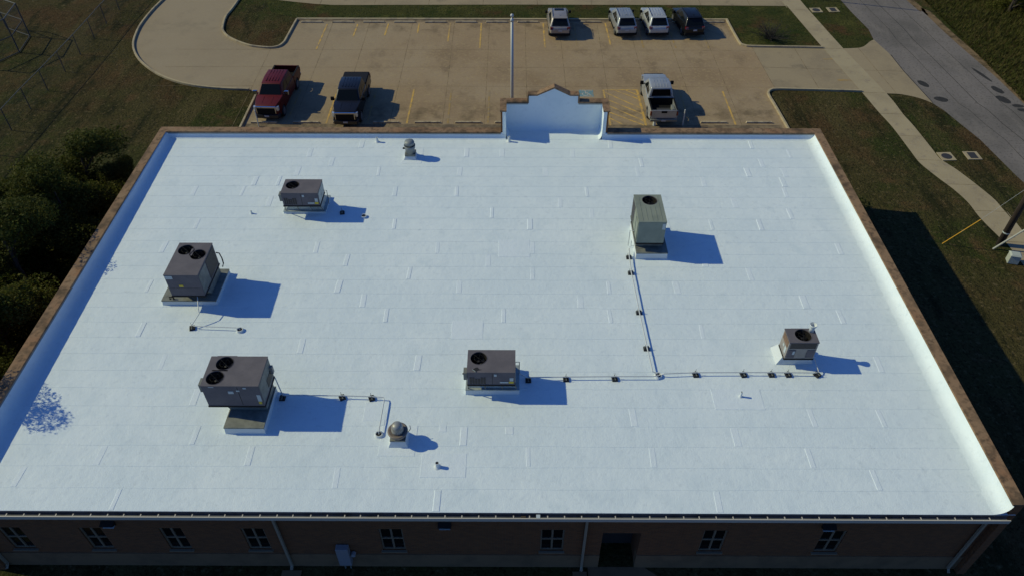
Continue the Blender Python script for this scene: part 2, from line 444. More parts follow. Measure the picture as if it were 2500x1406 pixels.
def thing(name, label, cat, loc=(0, 0, 0), group=None, rz=0):
    o = bpy.data.objects.new(name, None)
    o.empty_display_size = 0.3
    COL.objects.link(o); o.location = loc; o.rotation_euler = (0, 0, rz)
    return tag(o, label, cat, group)
def tag(o, label, cat, group=None):
    o['label'] = label; o['category'] = cat
    if group: o['group'] = group
    return o
def struct(o):
    o['kind'] = 'structure'; return o
def dup(root, loc=None, rz=None, label=None, group=None, scale=None):
    r = root.copy(); COL.objects.link(r)
    if loc is not None: r.location = loc
    if rz is not None: r.rotation_euler = (0, 0, rz)
    if scale is not None: r.scale = (scale, scale, scale) if not isinstance(scale, tuple) else scale
    if label: r['label'] = label
    if group: r['group'] = group
    for ch in list(root.children):
        c = ch.copy(); COL.objects.link(c); c.parent = r
        for g in list(ch.children):
            d = g.copy(); COL.objects.link(d); d.parent = c
    return r

# ------------------------------------------------------------------ surveyed outlines (metres)
D = {
'drive_left': [(-32.9,95),(-32.72,68.85),(-32.88,66.34),(-32.81,63.39),(-32.47,61.17),(-31.96,59.31),(-31.06,57.53),(-29.85,55.94),(-28.15,54.3),(-26.45,53.17),(-24.58,52.4),(-22.3,51.98),(-20.3,51.85),(-19.72,51.5),(-19.57,50.92),(-19.5,46.72),(-19.5,44.0)],
'island_left': [(-25.7,71.5),(-25.7,68.88),(-25.74,66.68),(-25.83,65.17),(-25.6,63.43),(-25.2,62.02),(-24.19,60.67),(-22.57,59.48),(-21.4,59.05),(-20.32,58.92),(-19.7,59.24),(-19.45,60.02),(-19.37,64.5)],
'drive_low': [(-23.6,69.4),(-22.32,68.9),(-20.53,68.42),(-18.49,67.96),(-16.76,67.72),(-13.49,67.73),(-0.32,67.88),(12.84,67.86),(24.81,67.69)],
'kerb_lowright': [(19.4,44.0),(19.32,46.9),(19.21,49.65),(19.13,51.21),(19.33,51.81),(19.66,52.07),(20.26,52.12),(23.42,51.98),(26.35,51.82)],
'kerb_upright': [(18.7,64.65),(18.75,62.23),(18.83,60.21),(18.92,59.68),(19.32,59.4),(19.78,59.35),(25.61,59.17)],
'flare_low': [(28.17,51.57),(29.09,51.49),(29.92,51.16),(30.58,50.7),(31.08,50.12)],
'flare_up': [(27.28,59.12),(28.47,59.21),(29.01,59.42),(29.43,59.81),(29.92,60.39),(30.40,60.79)],
'walk_l': [(23.0,95),(24.61,69.12),(24.86,67.6),(25.61,59.17),(26.35,51.82),(26.59,48.88),(26.84,46.75),(26.95,43.68),(27.03,42.16),(27.55,40.46),(27.99,39.25),(28.31,37.86),(28.35,36.53),(28.48,35.46),(28.69,34.23),(28.88,31.9),(29.0,8)],
'walk_r': [(24.8,95),(26.43,69.13),(26.59,66.93),(27.28,59.12),(28.17,51.57),(28.28,48.49),(28.43,46.76),(28.53,44.04),(28.57,42.75),(28.8,42.17),(29.26,41.13),(30.05,38.48),(30.17,37.2),(30.26,35.89),(30.35,34.78),(30.5,8)],
'road_l': [(28.8,95),(30.2,69.15),(30.36,66.04),(30.65,62.85),(30.40,60.79),(30.78,58.2),(30.79,55.17),(31.08,50.12),(31.49,49.1),(31.86,47.34),(32.36,45.12),(32.58,42.69),(32.74,40.89),(32.9,39.79),(34.2,8)],
'road_r': [(35.0,95),(36.31,69.18),(36.82,66.52),(36.96,63.16),(37.13,60.43),(37.42,57.11),(37.69,54.04),(37.83,50.05),(38.6,30),(39.4,8)],
}
def smooth(pts, n=4):
    out = []
    for i in range(len(pts) - 1):
        p0 = pts[max(i-1, 0)]; p1 = pts[i]; p2 = pts[i+1]; p3 = pts[min(i+2, len(pts)-1)]
        for k in range(n):
            t = k / n
            out.append(tuple(.5*((2*p1[a]) + (-p0[a]+p2[a])*t + (2*p0[a]-5*p1[a]+4*p2[a]-p3[a])*t*t + (-p0[a]+3*p1[a]-3*p2[a]+p3[a])*t**3) for a in (0, 1)))
    return out + [pts[-1]]
LOOP = [D['drive_left'][0]] + smooth(D['drive_left'][1:13])
D['drive_left'] = LOOP + D['drive_left'][13:]
NL = len(LOOP)
D['island_left'] = smooth(D['island_left'][:12]) + D['island_left'][12:]
for k_ in ('flare_low', 'flare_up', 'road_r', 'walk_l', 'walk_r'): D[k_] = smooth(D[k_])
KL = smooth(D['kerb_lowright'][:-1][1:6]); D['kerb_lowright_curve'] = [D['kerb_lowright'][0]] + KL + D['kerb_lowright'][6:]
# ------------------------------------------------------------------ ground
g = MB().box(-600, 600, -300, 900, -0.5, -0.012); struct(g.build('ground', 'ground'))
def lerp(a, b, t): return a + (b - a) * t

# lot with loop drive
lot = D['drive_left'] + D['kerb_lowright'][:3] + D['kerb_lowright'][3:6] + [(19.9, 52.1), (19.75, 59.35)] + list(reversed(D['kerb_upright'][:6])) + \
      [(18.7, 64.8), (-19.37, 64.8)] + list(reversed(D['island_left'][:-1])) + [(-25.7, 95)]
parking = struct(MB().poly(lot, 0.0).build('parking_lot', 'concrete'))
apron = [(19.9, 52.1)] + D['kerb_lowright'][7:] + D['flare_low'] + [(30.79, 55.17), (30.78, 58.2)] + list(reversed(D['flare_up'])) + list(reversed(D['kerb_upright'][6:])) + [(19.75, 59.35)]
struct(MB().poly(apron, 0.0).build('driveway', 'apron'))
top = D['drive_low'] + [(23.0, 95), (-23.6, 95)]
struct(MB().poly(top, 0.0).build('upper_driveway', 'apron'))
fill = MB().poly([(-25.7, 71.5), (-23.6, 69.9), (-23.6, 95), (-25.7, 95)], 0.0); struct(fill.build('driveway_link', 'apron'))
struct(MB().poly(D['walk_l'] + list(reversed(D['walk_r'])), 0.012).build('sidewalk', 'walk'))
struct(MB().poly(D['road_l'] + list(reversed(D['road_r'])), -0.004).build('road', 'asphalt'))
sh = [(x + 0.30, y) for x, y in D['road_r']]
struct(MB().strip(sh, 0.75, -0.008).build('road_shoulder', 'gravel'))
struct(MB().poly([(-19.5, 44.0), (19.4, 44.0), (19.4, 38.3), (-19.5, 38.3)], -0.002).build('front_walkway', 'walk'))
struct(MB().poly([(-30, 13.9), (-30, 6), (2.6, 6), (2.6, 13.9)], -0.008).build('rear_yard', 'ground'))
struct(MB().poly([(2.9, 13.95), (2.9, 6), (6, 6), (6, 13.3), (5.1, 13.95)], 0.004).build('rear_path', 'plinth'))
# greener lawns: strip above the stalls and right-hand island
gl = [(-19.37, 64.86)] + [(18.75, 64.86)] + D['kerb_upright'][1:] + [(24.85, 67.6)] + list(reversed(D['drive_low'][1:]))[1:] + [(-23.3, 68.9), (-22.0, 66.0)]
gl = [(x, y) for x, y in gl]
struct(MB().poly(gl, -0.007).build('lawn_strip', 'green_lawn'))
struct(MB().poly([(26.45, 69.1), (26.6, 66.9), (27.28, 59.14)] + D['flare_up'][1:] + [(30.6, 62.8), (30.3, 66.0), (30.15, 69.1), (28.8, 94), (24.9, 94)], -0.007).build('verge', 'green_lawn'))

# kerbs
for pts in (D['drive_left'][:NL], D['drive_left'][NL:], D['island_left'], D['kerb_lowright_curve'], D['kerb_upright']):
    struct(MB().curb(pts, 0.16, -0.05, 0.15).build('kerb', 'kerb', bevel=0.02))
struct(MB().box(-19.45, 18.7, 64.62, 64.84, -0.05, 0.05).build('kerb', 'kerb'))

# slab joints and paint: surface pattern of the parking lot
j = MB()
for y in (58.68, 55.61, 52.5):
    j.strip([(lerp(-28, 19.7, i/8), y + 0.03*sin(i*2.1)) for i in range(9)], 0.026, 0.004)
for x0, x1, y0, y1 in ((-20.35,-20.16,58.8,46),(-16.08,-15.92,64.5,46),(-12.84,-12.72,64.5,46),(-9.05,-9.0,64.5,46),(-5.38,-5.2,64.5,46),(-2.3,-2.21,64.5,46),(0.84,0.84,64.5,46),(3.81,3.9,64.5,46),(7.17,6.96,64.5,46),(9.91,10.01,64.5,46),(13.02,13.16,64.5,46),(16.2,16.2,64.5,46)):
    j.strip([(x0, y0), (lerp(x0,x1,.5)+.02, (y0+y1)/2), (x1, y1)], 0.028, 0.0035)
struct(j.build('slab_joints', 'joint', parking))
j = MB()
for pts in ([(19.73,59.3),(19.9,52.2)],[(23.22,59.2),(23.27,52.0)],[(28.55,59.2),(28.93,51.5)],[(19.85,55.75),(30.77,55.12)]):
    j.strip(pts, 0.035, 0.004)
for x in (-18, -13, -8, -3, 2, 7, 12, 17, 21.5):
    j.strip([(x, 67.85), (x + .1, 80)], 0.035, 0.004)
struct(j.build('driveway_joints', 'joint'))
j = MB()
wl, wr = D['walk_l'], D['walk_r']
for y in (66.9, 62.8, 59.1, 51.7, 48.6, 45.6, 42.6, 39.8, 37.0, 34.0):
    def xat(pl, y):
        for a, b in zip(pl, pl[1:]):
            if (a[1]-y)*(b[1]-y) <= 0: return lerp(a[0], b[0], (a[1]-y)/(a[1]-b[1]))
    j.strip([(xat(wl, y), y), (xat(wr, y), y - .1)], 0.03, 0.016)
struct(j.build('sidewalk_joints', 'joint'))
# dark wear where engines idle and along the wheel stops
rnd = random.Random(5)
s = MB()
s.box(-19.3, 18.6, 64.18, 64.6, 0.0, 0.0025)
s.box(-19.3, 19.0, 46.3, 46.95, 0.0, 0.0025)
struct(s.build('concrete_stains', 'stain', parking))
p = MB(); f = MB()
for a, b, fd in (((-16.53,63.61),(-16.53,58.74),0),((-13.85,63.63),(-13.86,61.12),0),((-11.16,63.7),(-11.2,61.4),0),((-8.47,63.74),(-8.43,61.83),0),((-5.74,63.81),(-5.7,60.09),0),((-3,63.82),(-2.97,59.06),0),((-.27,63.84),(-.25,59.46),0),((2.44,63.85),(2.47,59.08),0),((7.89,63.93),(7.98,59.63),0),
        ((5.15,63.86),(5.16,59.48),1),((10.66,63.65),(10.69,59.12),1),((13.32,63.6),(13.37,59.14),1),((16.0,63.6),(16.12,59.02),1),
        ((-13.55,52.02),(-13.54,47.03),0),((-7.73,52.05),(-7.77,47.06),0),((-10.6,52.0),(-10.6,47.1),1),((-4.88,51.95),(-4.84,47.07),1),((-1.97,51.86),(-1.94,47.08),1),((12.49,51.93),(12.57,47.06),1),((15.80,51.84),(15.76,47.0),0),((-16.4,52),(-16.4,47.1),1)):
    (f if fd else p).strip([a, b], 0.13, 0.008)
struct(p.build('stall_lines', 'paint', parking)); struct(f.build('faded_stall_lines', 'faded', parking))
p = MB()
for a, b, wd in (((9.3,52.02),(9.34,46.85),.17),((6.73,52.01),(6.8,46.84),.14),((6.73,52.01),(9.3,52.02),.11),((7.58,51.95),(9.24,50.64),.11),((8.44,51.95),(9.26,51.23),.11),((6.80,51.65),(9.21,49.3),.11),((6.82,50.62),(9.24,48.5),.11),((6.83,49.72),(9.23,47.52),.11),((6.85,48.72),(9.2,46.89),.11),((6.86,47.85),(7.7,47.0),.11)):
    p.strip([a, b], wd, 0.008 if wd > .12 else 0.0055)
struct(p.build('hatched_aisle_lines', 'paint', parking))
p = MB().box(25.05, 25.95, 57.1, 57.3, 0.0, 0.006).box(25.1, 26.25, 53.5, 53.8, 0.0, 0.006)
struct(p.build('driveway_arrows', 'faded'))
# accessible-parking symbol
a = MB().box(4.85, 5.93, 50.95, 51.98, 0, 0.006)
struct(a.build('accessible_symbol', 'ada_blue', parking))
a = MB()
cx, cy = 5.36, 51.36
arc = [(cx - .06 + .22*cos(t), cy - .02 + .22*sin(t)) for t in [radians(120 + k*20) for k in range(13)]]
a.strip(arc, 0.06, 0.010)
a.strip([(cx - .02, cy + .36), (cx - .02, cy + .06), (cx + .22, cy + .06), (cx + .32, cy - .2), (cx + .40, cy - .17)], 0.065, 0.0125)
a.strip([(cx - .02, cy + .22), (cx + .17, cy + .22)], 0.06, 0.010)
a.poly([(cx - .02 + .065*cos(t), cy + .47 + .065*sin(t)) for t in [k*pi/5 for k in range(10)]], 0.010)
for q in ([(4.9, 51.0), (5.88, 51.0)], [(4.9, 51.93), (5.88, 51.93)]): a.strip(q, .05, 0.010)
struct(a.build('accessible_symbol_lines', 'ada_white', parking))
# road patches and seam
pt = MB()
for x, y, rx, ry in ((31.55,53.1,.30,.50),(31.95,50.71,.46,.36),(36.85,52.17,.30,.55),(36.6,50.7,.38,.55),(37.25,49.75,.40,.22),(37.3,49.15,.36,.24),(36.75,54.6,.16,1.1)):
    pt.poly([(x + rx*(1+.12*rnd.random())*cos(k*pi/10) - .25*ry*sin(k*pi/10), y + ry*(1+.15*rnd.random())*sin(k*pi/10)) for k in range(20)], 0.0005)
struct(pt.build('road_patches', 'asphalt_patch'))
pt = MB()
rl = D['road_l'][1:-1]; rr = [(lerp(36.2,37.6,(69-y)/19), y) for _, y in rl]
for t, wd in ((0.52, .05), (0.30, .035), (0.80, .04)):
    pt.strip([(lerp(a[0], b[0], t) + .05*sin(3*i), a[1]) for i, (a, b) in enumerate(zip(rl, rr))], wd, 0.0)
pt.strip([(30.83,58.0),(30.83,55.2),(31.12,50.2)], .06, 0.002)
struct(pt.build('road_seams', 'asphalt_patch'))

# wheel stops
def stop_mesh():
    m = MB()
    r = [(-.95,-.08,0),(.95,-.08,0),(.95,.08,0),(-.95,.08,0),(-.91,-.065,.13),(.91,-.065,.13),(.91,.065,.13),(-.91,.065,.13)]
    return m.hexa(r)
ups = [(-17.94,63.92),(-15.2,63.94),(-12.47,63.95),(-9.76,63.96),(-7.04,63.97),(-4.37,63.99),(-1.65,64.0),(1.09,64.01),(3.81,64.03),(6.59,64.04),(9.29,64.05),(12.0,64.07),(14.71,64.08),(17.43,64.09)]
lows = [(-18.0,47.07),(-14.97,47.09),(-12.12,47.1),(-9.24,47.11),(-6.28,47.13),(-3.37,47.14),(-0.52,47.16),(14.23,47.23),(17.49,47.24)]
up_lab = ['concrete wheel stop nearest the curved left grass island, far stall row', 'concrete wheel stop, second from the left grass island, far row',
 'concrete wheel stop, third from the left grass island, far row', 'concrete wheel stop, fourth from the left grass island, far row',
 'concrete wheel stop, fifth from the left grass island, far row', 'concrete wheel stop, second to the left of the flagpole top, far row',
 'concrete wheel stop just left of the flagpole top, far row', 'concrete wheel stop between the flagpole top and the beige car',
 'concrete wheel stop in front of the parked beige car', 'concrete wheel stop in the empty stalls right of the beige car',
 'concrete wheel stop in front of the leftmost silver car', 'concrete wheel stop in front of the silver-white middle car',
 'concrete wheel stop in front of the black car', 'concrete wheel stop right of the black car, by the kerb corner']
low_lab = ['concrete wheel stop under the nose of the red pickup', 'concrete wheel stop between the red and dark blue pickups', 'concrete wheel stop under the nose of the dark blue pickup',
 'concrete wheel stop right of the dark blue pickup, in the shade of its hood', 'concrete wheel stop, second empty stall right of the dark blue pickup', 'concrete wheel stop, third empty stall right of the dark blue pickup',
 'concrete wheel stop half hidden by the left end of the stepped parapet', 'concrete wheel stop first to the right of the silver pickup', 'concrete wheel stop at far right of the near row, by the kerb']
ws = stop_mesh().build('wheel_stop', 'stop', bevel=0.015)
for i, ((x, y), lb) in enumerate(zip(ups + lows, up_lab + low_lab)):
    o = ws if i == 0 else ws.copy()
    if i: COL.objects.link(o)
    o.location = (x, y, 0); o.rotation_euler = (0, 0, radians(rnd.uniform(-.6, .6)))
    tag(o, lb, 'wheel stop', 'concrete wheel stops in the parking lot')

# ------------------------------------------------------------------ building
YF = 13.708; SL = 0.01; ZF = 4.45; PITCH = 0.914
def rz_(y): return ZF + SL*(y - YF)
XL_in = lambda y: lerp(-19.84, -20.20, (y - 13.8)/23.8)
XL_out = lambda y: lerp(-20.36, -20.64, (y - 13.8)/24.3)
XR_in = lambda y: lerp(17.20, 17.28, (y - 13.8)/23.8)
XR_out = lambda y: lerp(17.65, 17.73, (y - 13.8)/24.3)
YB_in, YB_out, ZC = 37.60, 38.10, 5.10
PX0, PX1, PY = -0.52, 5.02, 38.60       # inner faces of the entrance bump-out
B = thing('school_building', 'flat white-roofed brown brick building with stepped front parapet', 'building', (-1.4, 26.0, 0))

# roof membrane: overlapping rows, each with a small lap step
roof = MB()
nrow = 27
for k in range(nrow):
    y0 = YF + k*PITCH; y1 = min(YF + (k+1)*PITCH, YB_in + .12)
    if y0 >= y1: break
    zt0 = rz_(y0) + 0.0065; zt1 = rz_(y1)
    nx = 40
    xs = [lerp(-20.3, 17.55, i/nx) for i in range(nx + 1)]
    vs = []
    for x in xs:
        wob = .012*sin(x*1.3 + k*2.1) + .008*sin(x*3.1 + k)
        vs += [(x, y0 + (wob if k else 0), zt0), (x, y1 + .05, zt1 + .0005)]
    fs = [(2*i, 2*i+2, 2*i+3, 2*i+1) for i in range(nx)]
    n0 = len(vs)
    for x in xs:
        wob = .012*sin(x*1.3 + k*2.1) + .008*sin(x*3.1 + k)
        vs.append((x, y0 + (wob if k else 0), zt0 - .02))
    fs += [(n0+i, n0+i+1, 2*i+2, 2*i) for i in range(nx)]
    roof.add(vs, fs)
roof.add([(PX0-.05, YB_in+.1, rz_(YB_in)+.004), (PX1+.05, YB_in+.1, rz_(YB_in)+.004), (PX1+.05, PY+.05, rz_(PY)), (PX0-.05, PY+.05, rz_(PY))], [(0,1,2,3)])
roof_o = roof.build('roof_membrane', 'roof', B)
# end laps and patches
def R2(x, y):    # photo survey points already in metres: row index, x
    return x, y
laps = [(-12.9,32.6),(-14.6,31.7),(-14.2,32.6),(-11.8,35.3),(-12.1,33.5),(-13.0,30.8),(-9.8,27.1),(-8.2,26.2),(-8.3,24.4),(-7.0,23.5),(-5.8,22.6),(-9.2,20.7),(-14.8,19.8),(-12.9,18.0),(-18.2,14.4),(-14.3,13.75),(-10.0,15.3),(-6.6,14.4),(-12.3,16.2),(-5.2,17.1),
 (-6.5,31.7),(-6.2,28.9),(-5.1,25.3),(-2.7,24.4),(-3.9,27.1),(-2.9,35.3),(-3.2,33.5),(-3.2,31.7),(-1.3,29.9),(-1.4,26.2),(0.7,27.1),(0.7,25.3),(0.6,28.9),(3.1,35.3),(2.8,23.5),(4.1,22.6),(4.2,24.4),(3.7,31.7),(3.8,29.9),(6.9,34.4),(6.6,33.5),(7.3,24.4),(7.6,28.9),(8.0,21.7),(10.9,25.3),(12.9,23.5),(14.3,22.6),(15.0,19.8),(14.2,17.1),(8.3,16.2),(10.9,15.3),(4.5,17.1),(0.4,15.3),(-2.1,16.2),(-2.9,13.75),(7.1,13.75),(14.0,29.8),(11.3,30.8),(13.4,36.2),(13.6,34.4),(14.6,33.5),(14.3,32.6),(14.2,31.7),(15.6,27.1),(9.8,29.0),(-17.0,24.4),(-16.2,29.0),(-17.2,32.0),(-9.0,36.2),(1.5,33.5),(10.0,32.6),(5.3,36.2),(-0.6,22.6),(11.5,17.1),(-16.4,21.7),(-17.3,27.1),(-10.4,34.4),(-7.6,33.5),(2.2,30.8),(12.2,28.9),(8.9,26.2),(12.6,33.5),(15.4,35.3),(-0.9,35.3),(5.0,15.3),(13.0,14.4),(-15.6,15.3),(-4.2,19.8)]
def lap_part(q, zt):
    lp = MB(); lp.hexa(q)
    return lp.build('membrane_lap', 'roof_patch', roof_o, smooth=False)
for x, y in laps:
    k = round((y - YF)/PITCH); y0 = YF + k*PITCH + .03; y1 = y0 + PITCH - .06
    wv = rnd.uniform(.24, .36); sk = rnd.uniform(-.03, .03)
    h = rnd.uniform(.008, .018); e0 = rnd.uniform(.03, .07); e1 = rnd.uniform(.03, .08)
    z0, z1 = rz_(y0) + .004, rz_(y1) - .004
    lap_part([(x,y0,z0-.02),(x+wv,y0,z0-.02),(x+wv+sk,y1,z1-.02),(x+sk,y1,z1-.02),(x+e0,y0+.01,z0+h),(x+wv-e1,y0+.01,z0+h),(x+wv+sk-e1,y1-.01,z1+h),(x+sk+e0,y1-.01,z1+h)], 0)
for x0, x1, y0, y1 in ((-3.45,-1.75,15.1,16.15),(7.9,9.9,18.2,19.25),(-2.75,-1.35,21.9,23.0),(-0.8,0.75,27.2,28.5),(-2.9,-2.6,17.1,17.45),(-0.35,-0.02,17.0,17.35),(-5.9,-4.9,17.6,18.5),(-6.35,-5.2,35.0,36.5),(-5.1,-3.7,16.0,17.4)):
    z0, z1 = rz_(y0) + .004, rz_(y1) + .004; h = .007
    lap_part([(x0,y0,z0-.02),(x1,y0,z0-.02),(x1,y1,z1-.02),(x0,y1,z1-.02),(x0+.02,y0+.01,z0+h),(x1-.02,y0+.01,z0+h),(x1-.02,y1-.01,z1+h),(x0+.02,y1-.01,z1+h)], 0)

# membrane turned up the parapets, with a cant at the foot (profile: distance from wall, height)
prof = [(.62, -.004), (.48, .010), (.36, .032), (.26, .068), (.18, .118), (.11, .19), (.055, .28), (.02, .39), (.0, .60)]
prof_n = [(.22, -.004), (.17, .018), (.11, .065), (.06, .14), (.025, .26), (.01, .39), (.0, .60)]
def upstand(path, zbase, ztop, name, prof=prof_n):
    """path: list of (x, y, nx, ny): wall line with inward normal"""
    m = MB(); rings = []
    for x, y, nx, ny in path:
        zb = rz_(y)
        hs = [(d, zb - .004 + min(h/.60*1.0, 1)*(ztop - zb)) if h > .41 else (d, zb - .004 + h) for d, h in prof]
        rings.append([(x + nx*d, y + ny*d, z) for d, z in hs])
    n = len(prof); vs = [q for r in rings for q in r]; fs = []
    for i in range(len(rings)-1):
        for k in range(n-1): fs.append((i*n+k, (i+1)*n+k, (i+1)*n+k+1, i*n+k+1))
    m.add(vs, fs)
    return m.build(name, 'roof', B, smooth=True)
N = 24
upstand([(XL_in(y)-.02, y, 1, 0) for y in [lerp(YF+.005, YB_in+.02, i/N) for i in range(N+1)]], 0, ZC-.10, 'parapet_flashing', prof)
upstand([(XR_in(y)+.06, y, -1, 0) for y in [lerp(YF+.005, YB_in+.02, i/N) for i in range(N+1)]], 0, ZC-.10, 'parapet_flashing', prof)
upstand([(x, YB_in+.03, 0, -1) for x in [lerp(-20.2, PX0-.02, i/N) for i in range(N+1)]], 0, ZC-.10, 'parapet_flashing')
upstand([(x, YB_in+.03, 0, -1) for x in [lerp(PX1+.02, 17.3, i/N) for i in range(N+1)]], 0, ZC-.10, 'parapet_flashing')
upstand([(PX0+.0, y, 1, 0) for y in [lerp(YB_in-.12, PY, i/4) for i in range(5)]], 0, 6.4, 'bump_out_flashing')
upstand([(PX1-.0, y, -1, 0) for y in [lerp(YB_in-.12, PY, i/4) for i in range(5)]], 0, 6.4, 'bump_out_flashing')
upstand([(x, PY, 0, -1) for x in [lerp(PX0, PX1, i/6) for i in range(7)]], 0, 6.4, 'bump_out_flashing')

# brick walls
wall = MB()
wins = [(-19.1,-18.25),(-16.09,-15.25),(-13.12,-12.28),(-10.09,-9.24),(-5.0,-4.12),(1.0,1.88),(7.02,7.90),(11.40,12.28)]
WZ0, WZ1 = 1.26, 2.84
DX0, DX1, DZ1 = 3.3, 4.72, 2.62
WY = 13.96
opens = sorted([(a, b, WZ0, WZ1) for a, b in wins] + [(DX0, DX1, 0.0, DZ1)])
x = -20.45; WT = 4.30
for a, b, z0, z1 in opens:
    wall.box(x, a, WY, WY+.3, 0.95, WT)
    if z0 > .95: wall.box(a, b, WY, WY+.3, 0.95, z0)
    wall.box(a, b, WY, WY+.3, z1, WT)
    x = b
wall.box(x, 17.55, WY, WY+.3, 0.95, WT)
def side(xo0, xi0, xo1, xi1, y0, y1, zt, mb):
    mb.hexa([(xo0,y0,0),(xi0,y0,0),(xi1,y1,0),(xo1,y1,0),(xo0,y0,zt),(xi0,y0,zt),(xi1,y1,zt),(xo1,y1,zt)])
ZT = ZC - .085
side(XL_out(13.7)+.06, XL_in(13.7)-.045, XL_out(38)+.06, XL_in(38)-.045, 13.72, YB_out-.06, ZT, wall)
side(XR_in(13.7)+.085, XR_out(13.7)-.06, XR_in(38)+.085, XR_out(38)-.06, 13.72, YB_out-.06, ZT, wall)
wall.box(-20.2, PX0-.04, YB_in+.055, YB_out-.06, 0, ZT)
wall.box(PX1+.04, 17.3, YB_in+.055, YB_out-.06, 0, ZT)
wall.box(PX0-.30, PX0-.025, 37.66, PY+.02, 4.0, 6.42)
wall.box(PX1+.025, PX1+.30, 37.66, PY+.02, 4.0, 6.42)
wall.box(PX0-.30, PX1+.30, PY+.025, PY+.36, 0, 6.42)
wall.hexa([(0.78,PY+.03,6.42),(3.60,PY+.03,6.42),(3.60,PY+.355,6.42),(0.78,PY+.355,6.42),(0.78,PY+.03,6.88),(3.60,PY+.03,6.88),(3.60,PY+.355,6.88),(0.78,PY+.355,6.88)])
wall.add([(1.26,PY+.03,6.88),(3.14,PY+.03,6.88),(2.22,PY+.03,7.33),(1.26,PY+.355,6.88),(3.14,PY+.355,6.88),(2.22,PY+.355,7.33)], [(0,1,2),(5,4,3),(0,2,5,3),(1,4,5,2),(0,3,4,1)])
wall.build('brick_wall', 'brick', B)
# white coated inner face of the raised parapet
wf = MB()
wf.add([(PX0,PY-.004,5.6),(PX1,PY-.004,5.6),(PX1,PY-.004,6.42),(3.60,PY-.004,6.42),(3.60,PY-.004,6.88),(3.14,PY-.004,6.88),(2.22,PY-.004,7.33),(1.26,PY-.004,6.88),(0.78,PY-.004,6.88),(0.78,PY-.004,6.42),(PX0,PY-.004,6.42),
        (PX0,PY+.02,5.6),(PX1,PY+.02,5.6),(PX1,PY+.02,6.42),(3.60,PY+.02,6.42),(3.60,PY+.02,6.88),(3.14,PY+.02,6.88),(2.22,PY+.02,7.33),(1.26,PY+.02,6.88),(0.78,PY+.02,6.88),(0.78,PY+.02,6.42),(PX0,PY+.02,6.42)],
       [tuple(range(11)), tuple(reversed(range(11,22)))] + [(i, (i+1)%11, 11+(i+1)%11, 11+i) for i in range(11)])
for sx, x0, x1 in ((-1, PX0-.30, PX0), (1, PX1, PX1+.30)):       # near ends of the side returns
    wf.box(x0 + (0.10 if sx < 0 else .0), x1 - (0.10 if sx > 0 else 0), 37.61, 37.655, 4.6, 6.42)
wf.build('raised_parapet_face', 'roof', B)
pl = MB(); x = -20.47
pl.box(-20.47, DX0, WY-.03, WY+.3, 0, 0.947); pl.box(DX1, 17.6, WY-.03, WY+.3, 0, 0.947)
pl.build('base_band', 'plinth', B)

# coping
cop = MB()
def copstrip(pts_out, pts_in, z0, z1):
    n = len(pts_out)
    cop.ring_loft([[(pts_out[i][0],pts_out[i][1],z0),(pts_in[i][0],pts_in[i][1],z0),(pts_in[i][0],pts_in[i][1],z1),(pts_out[i][0],pts_out[i][1],z1)] for i in range(n)])
ys = [lerp(13.72, YB_out, i/18) for i in range(19)]
copstrip([(XL_out(y), y) for y in ys[:-1]] + [(XL_out(YB_out), YB_out)], [(XL_in(y), y) for y in ys[:-1]] + [(XL_in(YB_in), YB_in)], ZC-.085, ZC)
copstrip([(XR_out(y), y) for y in ys[:-1]] + [(XR_out(YB_out), YB_out)], [(XR_in(y), y) for y in ys[:-1]] + [(XR_in(YB_in), YB_in)], ZC-.085, ZC)
copstrip([(XL_out(YB_out), YB_out), (PX0-.31, YB_out)], [(XL_in(YB_in), YB_in), (PX0-.31, YB_in)], ZC-.085, ZC)
copstrip([(PX1+.31, YB_out), (XR_out(YB_out), YB_out)], [(PX1+.31, YB_in), (XR_in(YB_in), YB_in)], ZC-.085, ZC)
# raised section: side returns, shoulders, upper step and gable
def cbox(x0, x1, y0, y1, z): cop.box(x0, x1, y0, y1, z, z + .09)
cbox(PX0-.35, PX0+.03, 37.58, PY-.03, 6.42); cbox(PX1-.03, PX1+.35, 37.58, PY-.03, 6.42)
cbox(PX0-.35, 0.777, PY-.03, PY+.40, 6.42); cbox(3.603, PX1+.35, PY-.03, PY+.40, 6.42)
cbox(0.74, 1.25, PY-.03, PY+.40, 6.88); cbox(3.15, 3.64, PY-.03, PY+.40, 6.88)
for x0, z0, x1, z1 in ((1.25, 6.88, 2.22, 7.34), (3.15, 6.88, 2.22, 7.34)):
    cop.hexa([(x0,PY-.03,z0),(x1,PY-.03,z1),(x1,PY+.40,z1),(x0,PY+.40,z0),(x0,PY-.03,z0+.09),(x1,PY-.03,z1+.10),(x1,PY+.40,z1+.10),(x0,PY+.40,z0+.09)])
cop.box(0.70, 0.777, PY-.03, PY+.40, 6.51, 6.88); cop.box(3.603, 3.68, PY-.03, PY+.40, 6.51, 6.88)
cop.build('coping', 'coping', B)
# thin metal drip edge under the coping
dr = MB()
dr.box(-20.1, PX0-.31, YB_in+.004, YB_in+.03, ZC-.16, ZC-.086); dr.box(PX1+.31, 17.26, YB_in+.004, YB_in+.03, ZC-.16, ZC-.086)
dr.hexa([(XL_in(14),13.8,ZC-.16),(XL_in(14)-.03,13.8,ZC-.16),(XL_in(37.6)-.03,37.55,ZC-.16),(XL_in(37.6),37.55,ZC-.16),(XL_in(14),13.8,ZC-.086),(XL_in(14)-.03,13.8,ZC-.086),(XL_in(37.6)-.03,37.55,ZC-.086),(XL_in(37.6),37.55,ZC-.086)])
for x0, x1, z in ((PX0+.03, .74, 6.34), (3.64, PX1-.03, 6.34)): dr.box(x0, x1, PY-.03, PY-.006, z, z+.075)
dr.build('drip_edge', 'drip', B)

